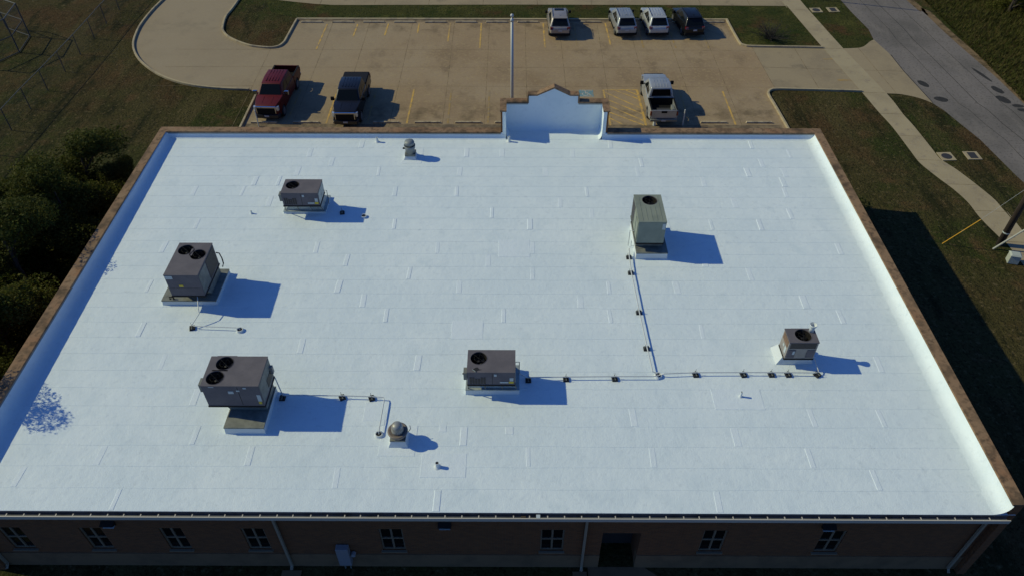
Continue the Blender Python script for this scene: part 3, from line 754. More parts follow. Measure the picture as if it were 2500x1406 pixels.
# eave, gutter and straps
ev = MB(); ev.box(-20.3, 17.30, YF-.005, WY+.02, 4.28, 4.435); ev.build('eave_board', 'lip', B)
gt = MB()
gx0, gx1 = -20.4, 17.30
gt.box(gx0, gx1, YF-.20, YF-.012, 4.26, 4.275)
gt.box(gx0, gx1, YF-.012, YF-.006, 4.26, 4.445)
gut = gt.build('gutter', 'gutter', B)
gl_ = MB(); gl_.box(gx0, gx1, YF-.225, YF-.20, 4.25, 4.425); gl_.box(gx0, gx1, YF-.225, YF-.19, 4.425, 4.435)
gl_.build('gutter_lip', 'lip', gut)
st0 = None
for i in range(63):
    xx = gx0 + .25 + i*(37.3/63) + rnd.uniform(-.03, .03)
    if st0 is None:
        st0 = MB().box(xx-.018, xx+.018, YF-.20, YF-.10, 4.436, 4.442).build('gutter_strap', 'lip', gut); xb = xx
    else:
        o = st0.copy(); COL.objects.link(o); o.location = (xx - xb, 0, 0)
ob = MB().box(0.78, 0.92, YF-.20, YF-.06, 4.437, 4.447).build('gutter_outlet_cover', 'sticker', gut)
db = MB().box(0.25, 0.42, YF-.19, YF-.05, 4.276, 4.33).build('leaf_debris', 'bark', gut)
# downspouts
for xx, zt in ((-19.85, 4.25), (-8.68, 4.25), (2.64, 4.25), (16.95, 4.25)):
    m = MB().tube([(xx, YF-.10, zt), (xx, YF-.02, zt-.25), (xx, WY-.09, zt-.42), (xx, WY-.09, .22), (xx, WY-.24, .10)], .065, 4)
    m.build('downspout', 'downspout', B)
# windows
for a, b in wins:
    fr = MB(); y0, y1 = WY+.06, WY+.14
    t = .055
    fr.box(a, b, y0, y1, WZ1-t, WZ1); fr.box(a, b, y0, y1, WZ0, WZ0+t)
    fr.box(a, a+t, y0, y1, WZ0+t, WZ1-t); fr.box(b-t, b, y0, y1, WZ0+t, WZ1-t)
    mxx = (a+b)/2; mz = (WZ0+WZ1)/2
    fr.box(mxx-.035, mxx+.035, y0, y1, WZ0+t, WZ1-t)
    fr.box(a+t, mxx-.035, y0, y1, mz-.035, mz+.035); fr.box(mxx+.035, b-t, y0, y1, mz-.035, mz+.035)
    wo = fr.build('window', 'frame', B)
    MB().box(a+.02, b-.02, WY+.10, WY+.12, WZ0+.02, WZ1-.02).build('pane', 'glass', wo)
    MB().box(a-.05, b+.05, WY-.08, WY+.08, WZ0-.07, WZ0-.002).build('sill', 'frame', wo)
# back door recess
rc = MB(); rc.box(DX0-.02, DX0, WY+.3, WY+1.0, 0, DZ1); rc.box(DX1, DX1+.02, WY+.3, WY+1.0, 0, DZ1); rc.box(DX0, DX1, WY+.3, WY+1.0, DZ1, DZ1+.02)
rc.build('door_recess', 'brick', B)
dd = MB().box(DX0, DX1, WY+1.0, WY+1.05, 0, DZ1).build('door', 'door', B)
MB().box(DX1-.22, DX1-.16, WY+.94, WY+.998, 1.0, 1.12).build('handle', 'steel', dd)
for xx in (-14.79, -2.52, 11.45):
    m = MB().hexa([(xx-.24,WY-.02,3.10),(xx+.24,WY-.02,3.10),(xx+.24,WY,3.10),(xx-.24,WY,3.10),(xx-.24,WY-.22,3.28),(xx+.24,WY-.22,3.28),(xx+.24,WY-.002,3.36),(xx-.24,WY-.002,3.36)])
    l = m.build('wall_light', 'blackmetal', B)
    MB().box(xx-.2, xx+.2, WY-.16, WY-.03, 3.08, 3.099).build('lens', 'sticker', l)
cab = thing('electrical_cabinet', 'grey metal electrical cabinet with round meter on the shaded rear brick wall', 'cabinet', (-6.48, WY-.15, .5))
MB().box(-6.72, -6.25, WY-.27, WY-.032, .52, 1.74).build('box', 'cabinet', cab, bevel=.012)
MB().tube([(-6.13, WY-.05, 1.15), (-6.13, WY-.2, 1.15)], .09, 16).build('meter', 'headlight', cab)
MB().tube([(-6.6, WY-.1, .52), (-6.6, WY-.1, 0.0)], .03, 8).tube([(-6.38, WY-.1, .52), (-6.38, WY-.1, 0.0)], .025, 8).build('conduit', 'galv', cab)
tag(MB().box(-9.05, -8.3, 12.9, 13.72, 0, .06).build('splash_block', 'plinth', origin=(-8.68, 13.3, 0)), 'concrete splash block under the downspout left of the cabinet', 'splash block', 'splash blocks by the rear wall')
tag(MB().box(2.3, 2.85, 12.9, 13.72, 0, .06).build('splash_block', 'plinth', origin=(2.6, 13.3, 0)), 'concrete splash block under the downspout beside the door recess', 'splash block', 'splash blocks by the rear wall')
tag(MB().lathe([(.10,0),(.10,.05),(.05,.07)], -2.55, 13.42, 0, 12).build('cleanout_cap', 'pipe', origin=(-2.55, 13.42, 0)), 'small pale drain cap on the ground at the foot of the shaded rear wall', 'drain cap')

# ------------------------------------------------------------------ rooftop units
def fan_opening(parent, cx, cy, z, r, bright=False, depth=.45):
    """round condenser outlet: ring, dark well, blades, wire guard"""
    well = MB(); n = 28
    well.lathe([(r, .004), (r*.98, -depth), (.001, -depth)], cx, cy, z, n, cap=False)
    o = well.build('fan_outlet', 'blackmetal', parent, smooth=False)
    MB().lathe([(r*1.035, .001), (r*1.03, .010), (r*1.0, .010), (r*.995, -.03)], cx, cy, z, n, cap=False).build('fan_ring', 'unit_top', o)
    bl = MB()
    for k in range(4):
        a = k*pi/2 + .6
        pts = []
        for rr, da, dz in ((.12, -.5, -.27), (.86, -.34, -.30), (.86, .34, -.22), (.12, .5, -.22)):
            pts.append((cx + r*rr*cos(a+da), cy + r*rr*sin(a+da), z + dz))
        bl.add(pts + [(p[0], p[1], p[2]-.012) for p in pts], [(0,1,2,3),(7,6,5,4),(0,4,5,1),(1,5,6,2),(2,6,7,3),(3,7,4,0)])
    bl.lathe([(r*.17, -.30), (r*.17, -.17), (.02, -.16)], cx, cy, z, 12)
    bl.build('fan', 'fan_metal', o)
    gd = MB()
    for k in range(3):
        a = k*pi/3 + .3
        gd.tube([(cx - r*cos(a), cy - r*sin(a), z+.004), (cx + r*cos(a), cy + r*sin(a), z+.004)], .006, 4)
    gd.lathe([(r*.55, .0), (r*.57, .008), (r*.55, .012)], cx, cy, z, 24, cap=False)
    gd.build('fan_guard', 'blackmetal', o)
    return o

def top_with_holes(x0, x1, y0, y1, z, holes, th=.03):
    """lid sheet with true round holes, fanned round each hole via strips"""
    m = MB()
    # split lid into cells, one per hole plus the rest
    if not holes:
        return m.box(x0, x1, y0, y1, z-th, z)
    n = 32
    holes = sorted(holes)
    cells = []
    for cx, cy, r in holes:
        e = r*1.16
        cells.append((cx-e, cx+e, cy-e, cy+e, cx, cy, r))
    # fill hole cells
    for a, b, c, d, cx, cy, r in cells:
        vs = []; fs = []
        for k in range(n):
            t = 2*pi*k/n; ct, st = cos(t), sin(t)
            e = (b-a)/2; q = e/max(abs(ct), abs(st))
            vs += [(cx + r*ct, cy + r*st, z), (cx + q*ct, cy + q*st, z)]
        for k in range(n):
            k2 = (k+1) % n
            fs.append((2*k, 2*k+1, 2*k2+1, 2*k2))
        m.add(vs, fs)
    # rest of the lid as a grid minus cells
    xs = sorted({x0, x1} | {c[0] for c in cells} | {c[1] for c in cells})
    ys = sorted({y0, y1} | {c[2] for c in cells} | {c[3] for c in cells})
    xs = [v for v in xs if x0-1e-6 <= v <= x1+1e-6]; ys = [v for v in ys if y0-1e-6 <= v <= y1+1e-6]
    for xa, xb in zip(xs, xs[1:]):
        for ya, yb in zip(ys, ys[1:]):
            mx_, my_ = (xa+xb)/2, (ya+yb)/2
            if any(a < mx_ < b and c < my_ < d for a, b, c, d, *_ in cells): continue
            m.add([(xa,ya,z),(xb,ya,z),(xb,yb,z),(xa,yb,z)], [(0,1,2,3)])
    # skirt
    m.add([(x0,y0,z),(x1,y0,z),(x1,y1,z),(x0,y1,z),(x0,y0,z-th-.02),(x1,y0,z-th-.02),(x1,y1,z-th-.02),(x0,y1,z-th-.02)], [(0,4,5,1),(1,5,6,2),(2,6,7,3),(3,7,4,0)])
    return m

def unit(label, x0, x1, y0, y1, zb, zt, holes, body='unit_top', lid='unit_top'):
    zr = rz_((y0+y1)/2)
    U = thing('rooftop_unit', label, 'air conditioner', ((x0+x1)/2, (y0+y1)/2, zr), 'air conditioning units on the white roof')
    b = zr + zb; t = zr + zt
    lidmb = top_with_holes(x0-.012, x1+.012, y0-.012, y1+.012, t, holes)
    U_lid = lidmb.build('lid', lid, U)
    body_o = MB().add([(x0,y0,b),(x1,y0,b),(x1,y1,b),(x0,y1,b),(x0,y0,t-.012),(x1,y0,t-.012),(x1,y1,t-.012),(x0,y1,t-.012)],
                      [(3,2,1,0),(0,1,5,4),(1,2,6,5),(2,3,7,6),(3,0,4,7)]).build('casing', body, U)
    MB().box(x0-.02, x1+.02, y0-.02, y1+.02, b-.07, b-.002).build('base_rail', 'blackmetal', U)
    for cx, cy, r in holes: fan_opening(U, cx, cy, t, r)
    return U, zr

def panel(parent, name, m, face, a0, a1, z0, z1, pos, th=.012):
    """flat panel proud of a side: face 'f' (-y), 'l' (-x), 'r' (+x)"""
    mb = MB()
    if face == 'f': mb.box(a0, a1, pos-th, pos-.0005, z0, z1)
    if face == 'l': mb.box(pos-th, pos-.0005, a0, a1, z0, z1)
    if face == 'r': mb.box(pos+.0005, pos+th, a0, a1, z0, z1)
    return mb.build(name, m, parent)

def curb(parent, x0, x1, y0, y1, h, ztop_mat='galv', flare=.022, skirt='white'):
    zr = parent.location.z
    zlo = rz_(y0) - .03
    MB().hexa([(x0-flare,y0-flare,zlo),(x1+flare,y0-flare,zlo),(x1+flare,y1+flare,zlo),(x0-flare,y1+flare,zlo),(x0,y0,zr+h-.06),(x1,y0,zr+h-.06),(x1,y1,zr+h-.06),(x0,y1,zr+h-.06)]).build('curb', skirt, parent)
    MB().box(x0-.015, x1+.015, y0-.015, y1+.015, zr+h-.0595, zr+h).build('curb_cap', ztop_mat, parent)

# unit A: twin fan, left
U, zr = unit('dark grey twin-fan unit nearest the shaded left parapet', -15.05, -13.60, 23.64, 25.78, .83, 2.04, [(-14.62, 25.30, .335), (-13.98, 24.98, .335)])
curb(U, -15.78, -13.36, 23.90, 26.0, .28)
MB().hexa([(-15.0,24.35,zr+.281),(-13.65,24.35,zr+.281),(-13.65,25.75,zr+.281),(-15.0,25.75,zr+.281),(-15.0,24.0,zr+.76),(-13.65,24.0,zr+.76),(-13.65,25.75,zr+.76),(-15.0,25.75,zr+.76)]).build('adapter', 'galv', U)
panel(U, 'coil', 'coil', 'r', 24.65, 25.70, zr+.92, zr+1.92, -13.60)
panel(U, 'side_panel', 'galv', 'r', 23.70, 24.58, zr+.90, zr+1.92, -13.60)
panel(U, 'sticker', 'sticker', 'f', -15.02, -14.72, zr+1.80, zr+1.98, 23.64)
panel(U, 'sticker', 'yellow_sticker', 'f', -14.56, -14.38, zr+1.34, zr+1.47, 23.64)
panel(U, 'panel_seam', 'blackmetal', 'f', -15.0, -13.65, zr+1.27, zr+1.28, 23.64, .004)
MB().tube([(-13.56,25.75,zr+1.5),(-13.42,25.75,zr+1.46),(-13.36,25.72,zr+1.2),(-13.36,25.7,zr+.9),(-13.45,25.7,zr+.7)], .028, 8).build('cable', 'black', U)
MB().box(-15.12,-15.055,23.8,24.3,zr+1.0,zr+1.6).build('disconnect_box','galv',U)
MB().tube([(-15.42,23.98,zr+.285),(-15.42,23.98,zr+.40),(-15.25,23.98,zr+.40),(-15.25,23.98,zr+.285)], .035, 8).build('drain_trap', 'blackmetal', U)

# unit B: twin fan, front left
U, zr = unit('largest dark grey twin-fan unit at front left, overhanging its narrow curb', -11.62, -9.48, 17.62, 19.07, .90, 2.07, [(-11.02, 18.72, .33), (-11.19, 18.01, .33)])
curb(U, -11.02, -9.52, 17.0, 19.0, .36)
MB().hexa([(-11.0,17.86,zr+.361),(-9.56,17.86,zr+.361),(-9.56,18.95,zr+.361),(-11.0,18.95,zr+.361),(-11.25,17.86,zr+.83),(-9.56,17.86,zr+.83),(-9.56,18.95,zr+.83),(-11.25,18.95,zr+.83)]).build('adapter', 'galv', U)
panel(U, 'side_panel', 'galv', 'r', 17.66, 19.02, zr+1.02, zr+2.0, -9.48)
panel(U, 'louver', 'coil', 'r', 18.35, 18.95, zr+1.10, zr+1.5, -9.467)
for a0, a1, c0, c1 in ((-11.35,-11.15,1.98,2.02),(-10.08,-9.96,1.90,1.98),(-10.68,-10.48,1.62,1.76),(-10.36,-10.24,1.75,1.82)):
    panel(U, 'sticker', 'sticker', 'f', a0, a1, zr+c0, zr+c1, 17.62)
panel(U, 'sticker', 'sticker', 'f', -9.66, -9.52, zr+1.18, zr+1.55, 17.62); panel(U, 'sticker', 'yellow_sticker', 'f', -9.66, -9.55, zr+1.02, zr+1.16, 17.62)
panel(U, 'panel_seam', 'blackmetal', 'f', -10.30, -10.285, zr+.95, zr+2.0, 17.62, .004)
MB().box(-11.78,-11.625,17.75,18.1,zr+1.55,zr+1.95).build('disconnect_box','galv',U)
MB().tube([(-11.70,17.8,zr+1.55),(-11.68,17.75,zr+1.2),(-11.60,17.70,zr+.95)], .025, 6).build('cable', 'black', U)
MB().box(-9.465,-9.36,18.86,19.0,zr+1.3,zr+1.65).build('gas_valve_box','unit_tan',U)
for xx in (-11.2, -10.6, -9.95): panel(U, 'fork_pocket', 'black', 'f', xx, xx+.2, zr+.835, zr+.885, 17.60, .006)

def small_unit(label, x0, x1, y0, y1, zb, zt, fan, curbdims, damage=False):
    U, zr = unit(label, x0, x1, y0, y1, zb, zt, [fan])
    cx0, cx1, cy0, cy1, ch = curbdims
    curb(U, cx0, cx1, cy0, cy1, ch, 'galv_light')
    # funnel adapter between curb and unit, with corner struts
    b = zr + zb - .072
    MB().hexa([(cx0+.10,cy0+.10,zr+ch+.001),(cx1-.12,cy0+.10,zr+ch+.001),(cx1-.12,cy1-.1,zr+ch+.001),(cx0+.10,cy1-.1,zr+ch+.001),(x0+.22,y0+.42,b),(x1-.22,y0+.42,b),(x1-.22,y1-.05,b),(x0+.22,y1-.05,b)]).build('adapter', 'galv_light', U)
    for k, t in enumerate((.02, .36, .70, .98)):
        xx = lerp(x0, x1, t); xo = lerp(cx0+.06, cx1-.06, t)
        MB().tube([(xo, cy0+.06, zr+ch), (lerp(xx, xo, .2), y0+.06, b)], .022, 6).build('strut', 'galv', U)
    # louvers on the coil end, panels, labels
    wd = x1 - x0; h = zt - zb
    lv = MB()
    for k in range(6):
        xa = x0 + wd*(.05 + .058*k)
        lv.box(xa, xa + wd*.040, y0-.014, y0-.001, zr+zb+h*.08, zr+zb+h*(.58 if k not in (2,3) else .48))
    lv.build('louver', 'coil', U)
    panel(U, 'panel_seam', 'blackmetal', 'f', x0+wd*.52, x0+wd*.528, zr+zb+.03, zr+zt-.04, y0, .004)
    panel(U, 'sticker', 'sticker', 'f', x0+wd*.56, x0+wd*.615, zr+zb+h*.68, zr+zb+h*.84, y0)
    panel(U, 'sticker', 'sticker', 'f', x0+wd*.68, x0+wd*.86, zr+zb+h*.14, zr+zb+h*.24, y0)
    panel(U, 'sticker', 'sticker', 'f', x0+wd*.885, x0+wd*.965, zr+zb+h*.30, zr+zb+h*.56, y0)
    panel(U, 'sticker', 'yellow_sticker', 'f', x0+wd*.87, x0+wd*.97, zr+zb+h*.12, zr+zb+h*.27, y0)
    panel(U, 'side_panel', 'galv_light', 'r', y0+.05, y1-.05, zr+zb+.06, zr+zt-.08, x1)
    panel(U, 'panel_seam', 'blackmetal', 'r', y0+.52, y0+.53, zr+zb+.06, zr+zt-.08, x1+.012, .004)
    MB().box(x0-.15, x0-.016, y0+.05, y0+.35, zr+zb+.22, zr+zb+.62).build('disconnect_box', 'galv', U)
    MB().tube([(x0-.18, y0+.12, zr+zb+.52), (x0-.10, y0+.14, zr+zb+.46)], .03, 6).build('handle', 'blackmetal', U)
    MB().tube([(x1+.02,y1-.15,zr+zb+.2),(x1+.17,y1-.15,zr+zb+.2),(x1+.17,y1-.2,zr+ch)], .018, 6).build('gas_pipe', 'galv', U)
    for t in (.06, .24, .60, .90): panel(U, 'fork_pocket', 'black', 'f', x0+wd*t, x0+wd*t+.10, zr+zb-.06, zr+zb-.015, y0-.02, .006)
    if damage:
        q = [(-.16,.0),(-.05,.10),(.03,.12),(.10,.02),(.22,.0),(.06,-.04),(-.04,-.13)]
        MB().poly([(x0+.37+a, y0+.13+b_) for a, b_ in q], zr+zt+.004).build('torn_hole', 'black', U)
        MB().hexa([(x0+.22,y0+.09,zr+zt+.005),(x0+.33,y0+.0,zr+zt+.005),(x0+.35,y0+.01,zr+zt+.005),(x0+.24,y0+.11,zr+zt+.005),(x0+.20,y0+.09,zr+zt+.05),(x0+.32,y0+.0,zr+zt+.05),(x0+.33,y0+.01,zr+zt+.05),(x0+.22,y0+.11,zr+zt+.05)]).build('bent_flap', 'galv_light', U)
    return U, zr
small_unit('small dark grey single-fan unit at back left on a white curb', -11.63, -9.79, 30.18, 31.34, .77, 1.54, (-11.18, 30.86, .335), (-11.84, -9.70, 30.52, 31.9, .15))
small_unit('small dark grey single-fan unit at front centre with a torn hole in its lid', -1.83, 0.03, 18.80, 19.95, .76, 1.50, (-1.40, 19.52, .325), (-1.93, 0.19, 18.92, 20.2, .30), True)

# unit: tall green-grey
x0, x1, y0, y1 = 5.74, 7.03, 27.28, 29.38
U, zr = unit('tall pale green-grey unit with ribbed lid at right rear', x0, x1, y0, y1, .83, 2.10, [(6.44, 28.93, .355)], 'unit_green', 'unit_green')
curb(U, 5.80, 7.28, 27.10, 29.5, .38, 'galv')
MB().hexa([(5.80,27.58,zr+.381),(7.10,27.58,zr+.381),(7.10,29.3,zr+.381),(5.80,29.3,zr+.381),(5.80,27.45,zr+.755),(6.98,27.45,zr+.755),(6.98,29.3,zr+.755),(5.80,29.3,zr+.755)]).build('adapter', 'galv', U)
rb = MB()
for k in range(5):
    xx = x0 + .20 + k*.225
    if k in (0, 4):
        rb.box(xx-.012, xx+.012, y0+.10, y1-.10, zr+2.101, zr+2.112)
    else:
        rb.box(xx-.012, xx+.012, y0+.10, y1-.95, zr+2.101, zr+2.112)
rb.build('lid_ribs', 'unit_green', U)
panel(U, 'sticker', 'sticker', 'f', x1-.17, x1-.02, zr+1.65, zr+1.98, y0)
panel(U, 'coil', 'coil', 'l', y1-.85, y1-.06, zr+.95, zr+1.98, x0)
panel(U, 'door_panel', 'unit_green', 'l', y0+.62, y1-.95, zr+.95, zr+1.95, x0, .03)
panel(U, 'door_panel', 'unit_green', 'l', y0+.06, y0+.52, zr+.95, zr+1.95, x0, .03)
MB().tube([(x0-.02,y0+.7,zr+1.0),(x0-.22,y0+.7,zr+1.0),(x0-.22,y0+.7,zr+.06)], .02, 6).tube([(x0-.02,y0+.2,zr+.5),(x0-.18,y0+.2,zr+.5),(x0-.18,y0+.2,zr+.8)], .015, 6).build('gas_pipe', 'pipe', U)

# unit: small cube with flue
x0, x1, y0, y1 = 11.06, 12.24, 20.42, 21.19
U, zr = unit('small tan cube-shaped unit with one big fan and white flue near the right parapet', x0, x1, y0, y1, .52, 1.48, [(11.70, 20.82, .335)], 'unit_tan', 'unit_top')
zlo = rz_(20.4) - .03
MB().hexa([(10.85,20.52,zlo),(12.42,20.56,zlo),(12.42,21.5,zlo),(10.85,21.5,zlo),(11.1,20.62,zr+.448),(12.22,20.62,zr+.448),(12.22,21.3,zr+.448),(11.1,21.3,zr+.448)]).build('curb', 'white', U)
panel(U, 'coil', 'coil', 'f', x0+.07, x1-.07, zr+1.12, zr+1.42, y0)
panel(U, 'coil', 'rust_coil', 'l', y0+.08, y1-.08, zr+1.08, zr+1.40, x0)
panel(U, 'door_panel', 'unit_top', 'f', x0+.05, x0+.36, zr+.60, zr+1.03, y0, .02)
panel(U, 'door_panel', 'unit_top', 'f', x1-.36, x1-.04, zr+.60, zr+1.03, y0, .02)
panel(U, 'sticker', 'sticker', 'f', x0+.24, x0+.33, zr+.78, zr+.98, y0-.02)
panel(U, 'sticker', 'sticker', 'l', y0+.10, y0+.26, zr+.70, zr+1.02, x0)
panel(U, 'sticker', 'sticker', 'l', y0+.36, y0+.48, zr+.84, zr+.96, x0)
MB().lathe([(.10,0),(.10,.20),(.105,.24),(.145,.34),(.15,.40),(.135,.40),(.10,.26),(.001,.25)], 12.08, 21.04, zr+1.485, 20).build('flue', 'white', U, smooth=True)
for t in (.1, .40, .72): panel(U, 'fork_pocket', 'black', 'f', x0+1.18*t, x0+1.18*t+.16, zr+.465, zr+.505, y0-.02, .006)

# ------------------------------------------------------------------ exhaust fans
F = thing('exhaust_fan', 'round domed aluminium exhaust fan with wide brown flange on the front part of the roof', 'roof fan', (-4.36, 16.72, rz_(16.72)), 'exhaust fans on the roof')
zr = F.location.z
MB().hexa([(-4.74,16.36,zr-.03),(-3.98,16.36,zr-.03),(-3.98,17.08,zr-.03),(-4.74,17.08,zr-.03),(-4.62,16.46,zr+.30),(-4.10,16.46,zr+.30),(-4.10,16.98,zr+.30),(-4.62,16.98,zr+.30)]).build('curb', 'white', F)
MB().box(-4.65,-4.07,16.43,17.01,zr+.301,zr+.37).build('curb_cap','galv',F)
MB().lathe([(.20,.36),(.30,.42),(.36,.52),(.385,.60),(.38,.63),(.33,.64),(.24,.60)], -4.36, 16.72, zr, 32).build('flange', 'bronze', F, smooth=True)
MB().lathe([(.235,.58),(.235,.70),(.225,.72),(.215,.86),(.19,.95),(.13,1.00),(.06,1.02),(.001,1.025)], -4.36, 16.72, zr, 32).build('dome', 'alu', F, smooth=True)
MB().tube([(-4.0,16.85,zr+.36),(-3.9,16.9,zr+.5),(-3.93,16.95,zr+.62)], .015, 6).build('cable', 'galv', F)

F = thing('exhaust_fan', 'tall grey cylindrical exhaust fan with flat cap near the back parapet', 'roof fan', (-5.86, 35.66, rz_(35.66)), 'exhaust fans on the roof')
zr = F.location.z
MB().hexa([(-6.24,35.32,zr-.03),(-5.50,35.32,zr-.03),(-5.50,36.0,zr-.03),(-6.24,36.0,zr-.03),(-6.13,35.42,zr+.20),(-5.59,35.42,zr+.20),(-5.59,35.92,zr+.20),(-6.13,35.92,zr+.20)]).build('curb', 'white', F)
MB().box(-6.15,-5.57,35.40,35.94,zr+.201,zr+.33).build('curb_cap','galv',F)
MB().lathe([(.265,.33),(.265,.56),(.285,.60),(.32,.80),(.31,.80),(.25,.70),(.001,.70)], -5.86, 35.66, zr, 28).build('housing', 'fan_grey', F, smooth=True)
MB().lathe([(.20,.70),(.215,.80),(.27,.86),(.275,.98),(.25,1.04),(.001,1.06)], -5.86, 35.66, zr, 28).build('cap', 'fan_grey', F, smooth=True)
MB().box(-6.24,-6.12,35.50,35.60,zr+.62,zr+.68).build('bracket','blackmetal',F)

# ------------------------------------------------------------------ vents, pots, conduits, supports
def vent(x, y, h, r, label):
    zr = rz_(y)
    o = MB().lathe([(r*2.6,-.01),(r*1.7,.02),(r*1.15,.07),(r,.12),(r,h),(r*.78,h),(r*.78,h-.08),(.001,h-.08)], x, y, zr, 16).build('vent_pipe', 'white', origin=(x, y, zr), smooth=False)
    tag(o, label, 'vent pipe', 'vent pipes on the roof')
    return o
v = vent(-2.82, 15.55, .27, .075, 'white vent pipe with dark mouth on a square patch near the gutter')
MB().lathe([(.05,.0),(.001,.0)], -2.82, 15.55, rz_(15.55)+.26, 14, cap=False).build('mouth', 'black', v)
vent(9.04, 18.85, .30, .045, 'thin white vent pipe on a square patch at right, below the long conduit')
vent(-7.95, 37.18, .30, .07, 'white vent pipe by the back parapet left of the cylindrical fan')
vent(-0.35, 37.25, .34, .07, 'white vent pipe at the left foot of the stepped parapet')
vent(-13.5, 30.5, .18, .04, 'very short white vent pipe left of the back-left unit')
def pot(x, y, label):
    zr = rz_(y)
    o = MB().lathe([(.20,-.01),(.15,.03),(.14,.10),(.115,.10),(.11,.05),(.001,.05)], x, y, zr, 20).build('pipe_flashing', 'white', origin=(x, y, zr))
    MB().lathe([(.112,0),(.001,.004)], x, y, zr+.055, 18, cap=False).build('sealant', 'black', o)
    tag(o, label, 'pipe flashing', 'round pipe flashings on the roof')
pot(-11.91, 22.34, 'round white pipe flashing below the left twin-fan unit')
pot(-5.16, 16.95, 'round white pipe flashing beside the domed fan')
pot(5.90, 19.89, 'round white pipe flashing where the right-hand conduits meet')
pot(-7.70, 30.26, 'round white pipe flashing in the shadow of the back-left unit')
def conduit(pts, label, r=.022):
    P = [(x, y, rz_(y) + h) for x, y, h in pts]
    o = MB().tube(P, r, 8).build('conduit', 'pipe', origin=P[0])
    tag(o, label, 'pipe', 'conduits across the roof')
CH = .17
conduit([(-13.95,23.64,.80),(-13.8,23.1,.6),(-13.75,22.95,.45),(-14.02,22.50,CH),(-13.9,22.45,CH),(-11.95,22.36,CH),(-11.91,22.34,.05)], 'pale conduit dropping from the left twin-fan unit to its flashing', .018)
conduit([(-9.40,18.95,.95),(-9.25,18.78,CH),(-9.2,18.70,CH),(-6.86,18.70,CH),(-5.68,18.66,CH),(-5.18,18.62,CH),(-5.14,18.5,CH),(-5.16,16.97,CH),(-5.16,16.95,.04)], 'pale conduit from the front-left unit, turning down to the domed fan')
conduit([(0.2,19.75,.30),(0.5,19.66,CH),(2.11,19.70,CH),(4.1,19.73,CH),(5.7,19.74,CH),(5.88,19.80,CH),(5.90,19.87,.04)], 'pale conduit from the front-centre unit to the junction flashing')
conduit([(5.52,27.6,.22),(5.48,27.17,CH),(5.45,26.07,CH),(5.52,23.49,CH),(5.60,21.36,CH),(5.66,20.0,CH),(5.86,19.93,.10)], 'long pale conduit running from the green-grey unit to the junction flashing', .026)
conduit([(12.35,20.62,.45),(12.46,20.02,CH),(12.3,19.96,CH),(11.23,19.97,CH),(9.4,19.97,CH),(7.44,19.95,CH),(6.1,19.88,CH),(5.92,19.90,.06)], 'pale conduit from the small tan unit to the junction flashing')
def support():
    T = thing('pipe_support', '', 'pipe support', (0,0,0), 'black pipe supports under the conduits')
    MB().hexa([(-.12,-.13,0),(.12,-.13,0),(.12,.13,0),(-.12,.13,0),(-.10,-.11,.09),(.10,-.11,.09),(.10,.11,.09),(-.10,.11,.09)]).build('base', 'black', T)
    MB().box(-.02,.02,-.12,.12,.091,.125).build('rail', 'galv', T)
    MB().tube([(0,.07,.125),(0,.07,.30)], .008, 6).tube([(0,-.07,.125),(0,-.07,.24)], .008, 6).build('clamp', 'blackmetal', T)
    return T
sup = support()
sl = [(-9.24,18.68,0,'black pipe support in the shadow of the front-left unit'),(-6.86,18.71,.5,'black pipe support just outside the shadow of the front-left unit'),(-5.68,18.68,.4,'black pipe support nearest the bend above the domed fan'),
 (0.57,19.63,0,'black pipe support in the shadow of the front-centre unit'),(2.11,19.69,.05,'black pipe support just right of the shadow of the front-centre unit'),(4.1,19.72,.1,'black pipe support left of the junction flashing'),
 (7.44,19.95,.1,'black pipe support first to the right of the junction flashing'),(9.4,19.96,.2,'black pipe support, second right of the junction flashing'),(10.54,19.97,.1,'black pipe support, third right of the junction flashing'),(11.23,19.97,.15,'black pipe support below the front face of the small tan unit'),(12.42,19.97,.6,'skewed black pipe support at the right end of the conduit'),
 (5.48,27.17,1.57,'black pipe support at the front corner of the green-grey unit'),(5.45,26.07,1.57,'black pipe support, second from the green-grey unit'),(5.53,23.49,1.6,'black pipe support, third from the green-grey unit'),(5.60,21.36,1.6,'black pipe support, last before the junction flashing'),
 (-14.03,22.46,.3,'black pipe support below the left twin-fan unit'),(-8.86,30.55,.2,'black pipe support in the shadow of the back-left unit')]
for i, (x, y, r, lb) in enumerate(sl):
    if i == 0:
        sup.location = (x, y, rz_(y)); sup.rotation_euler = (0,0,r); sup['label'] = lb
    else:
        dup(sup, (x, y, rz_(y)), r, lb)

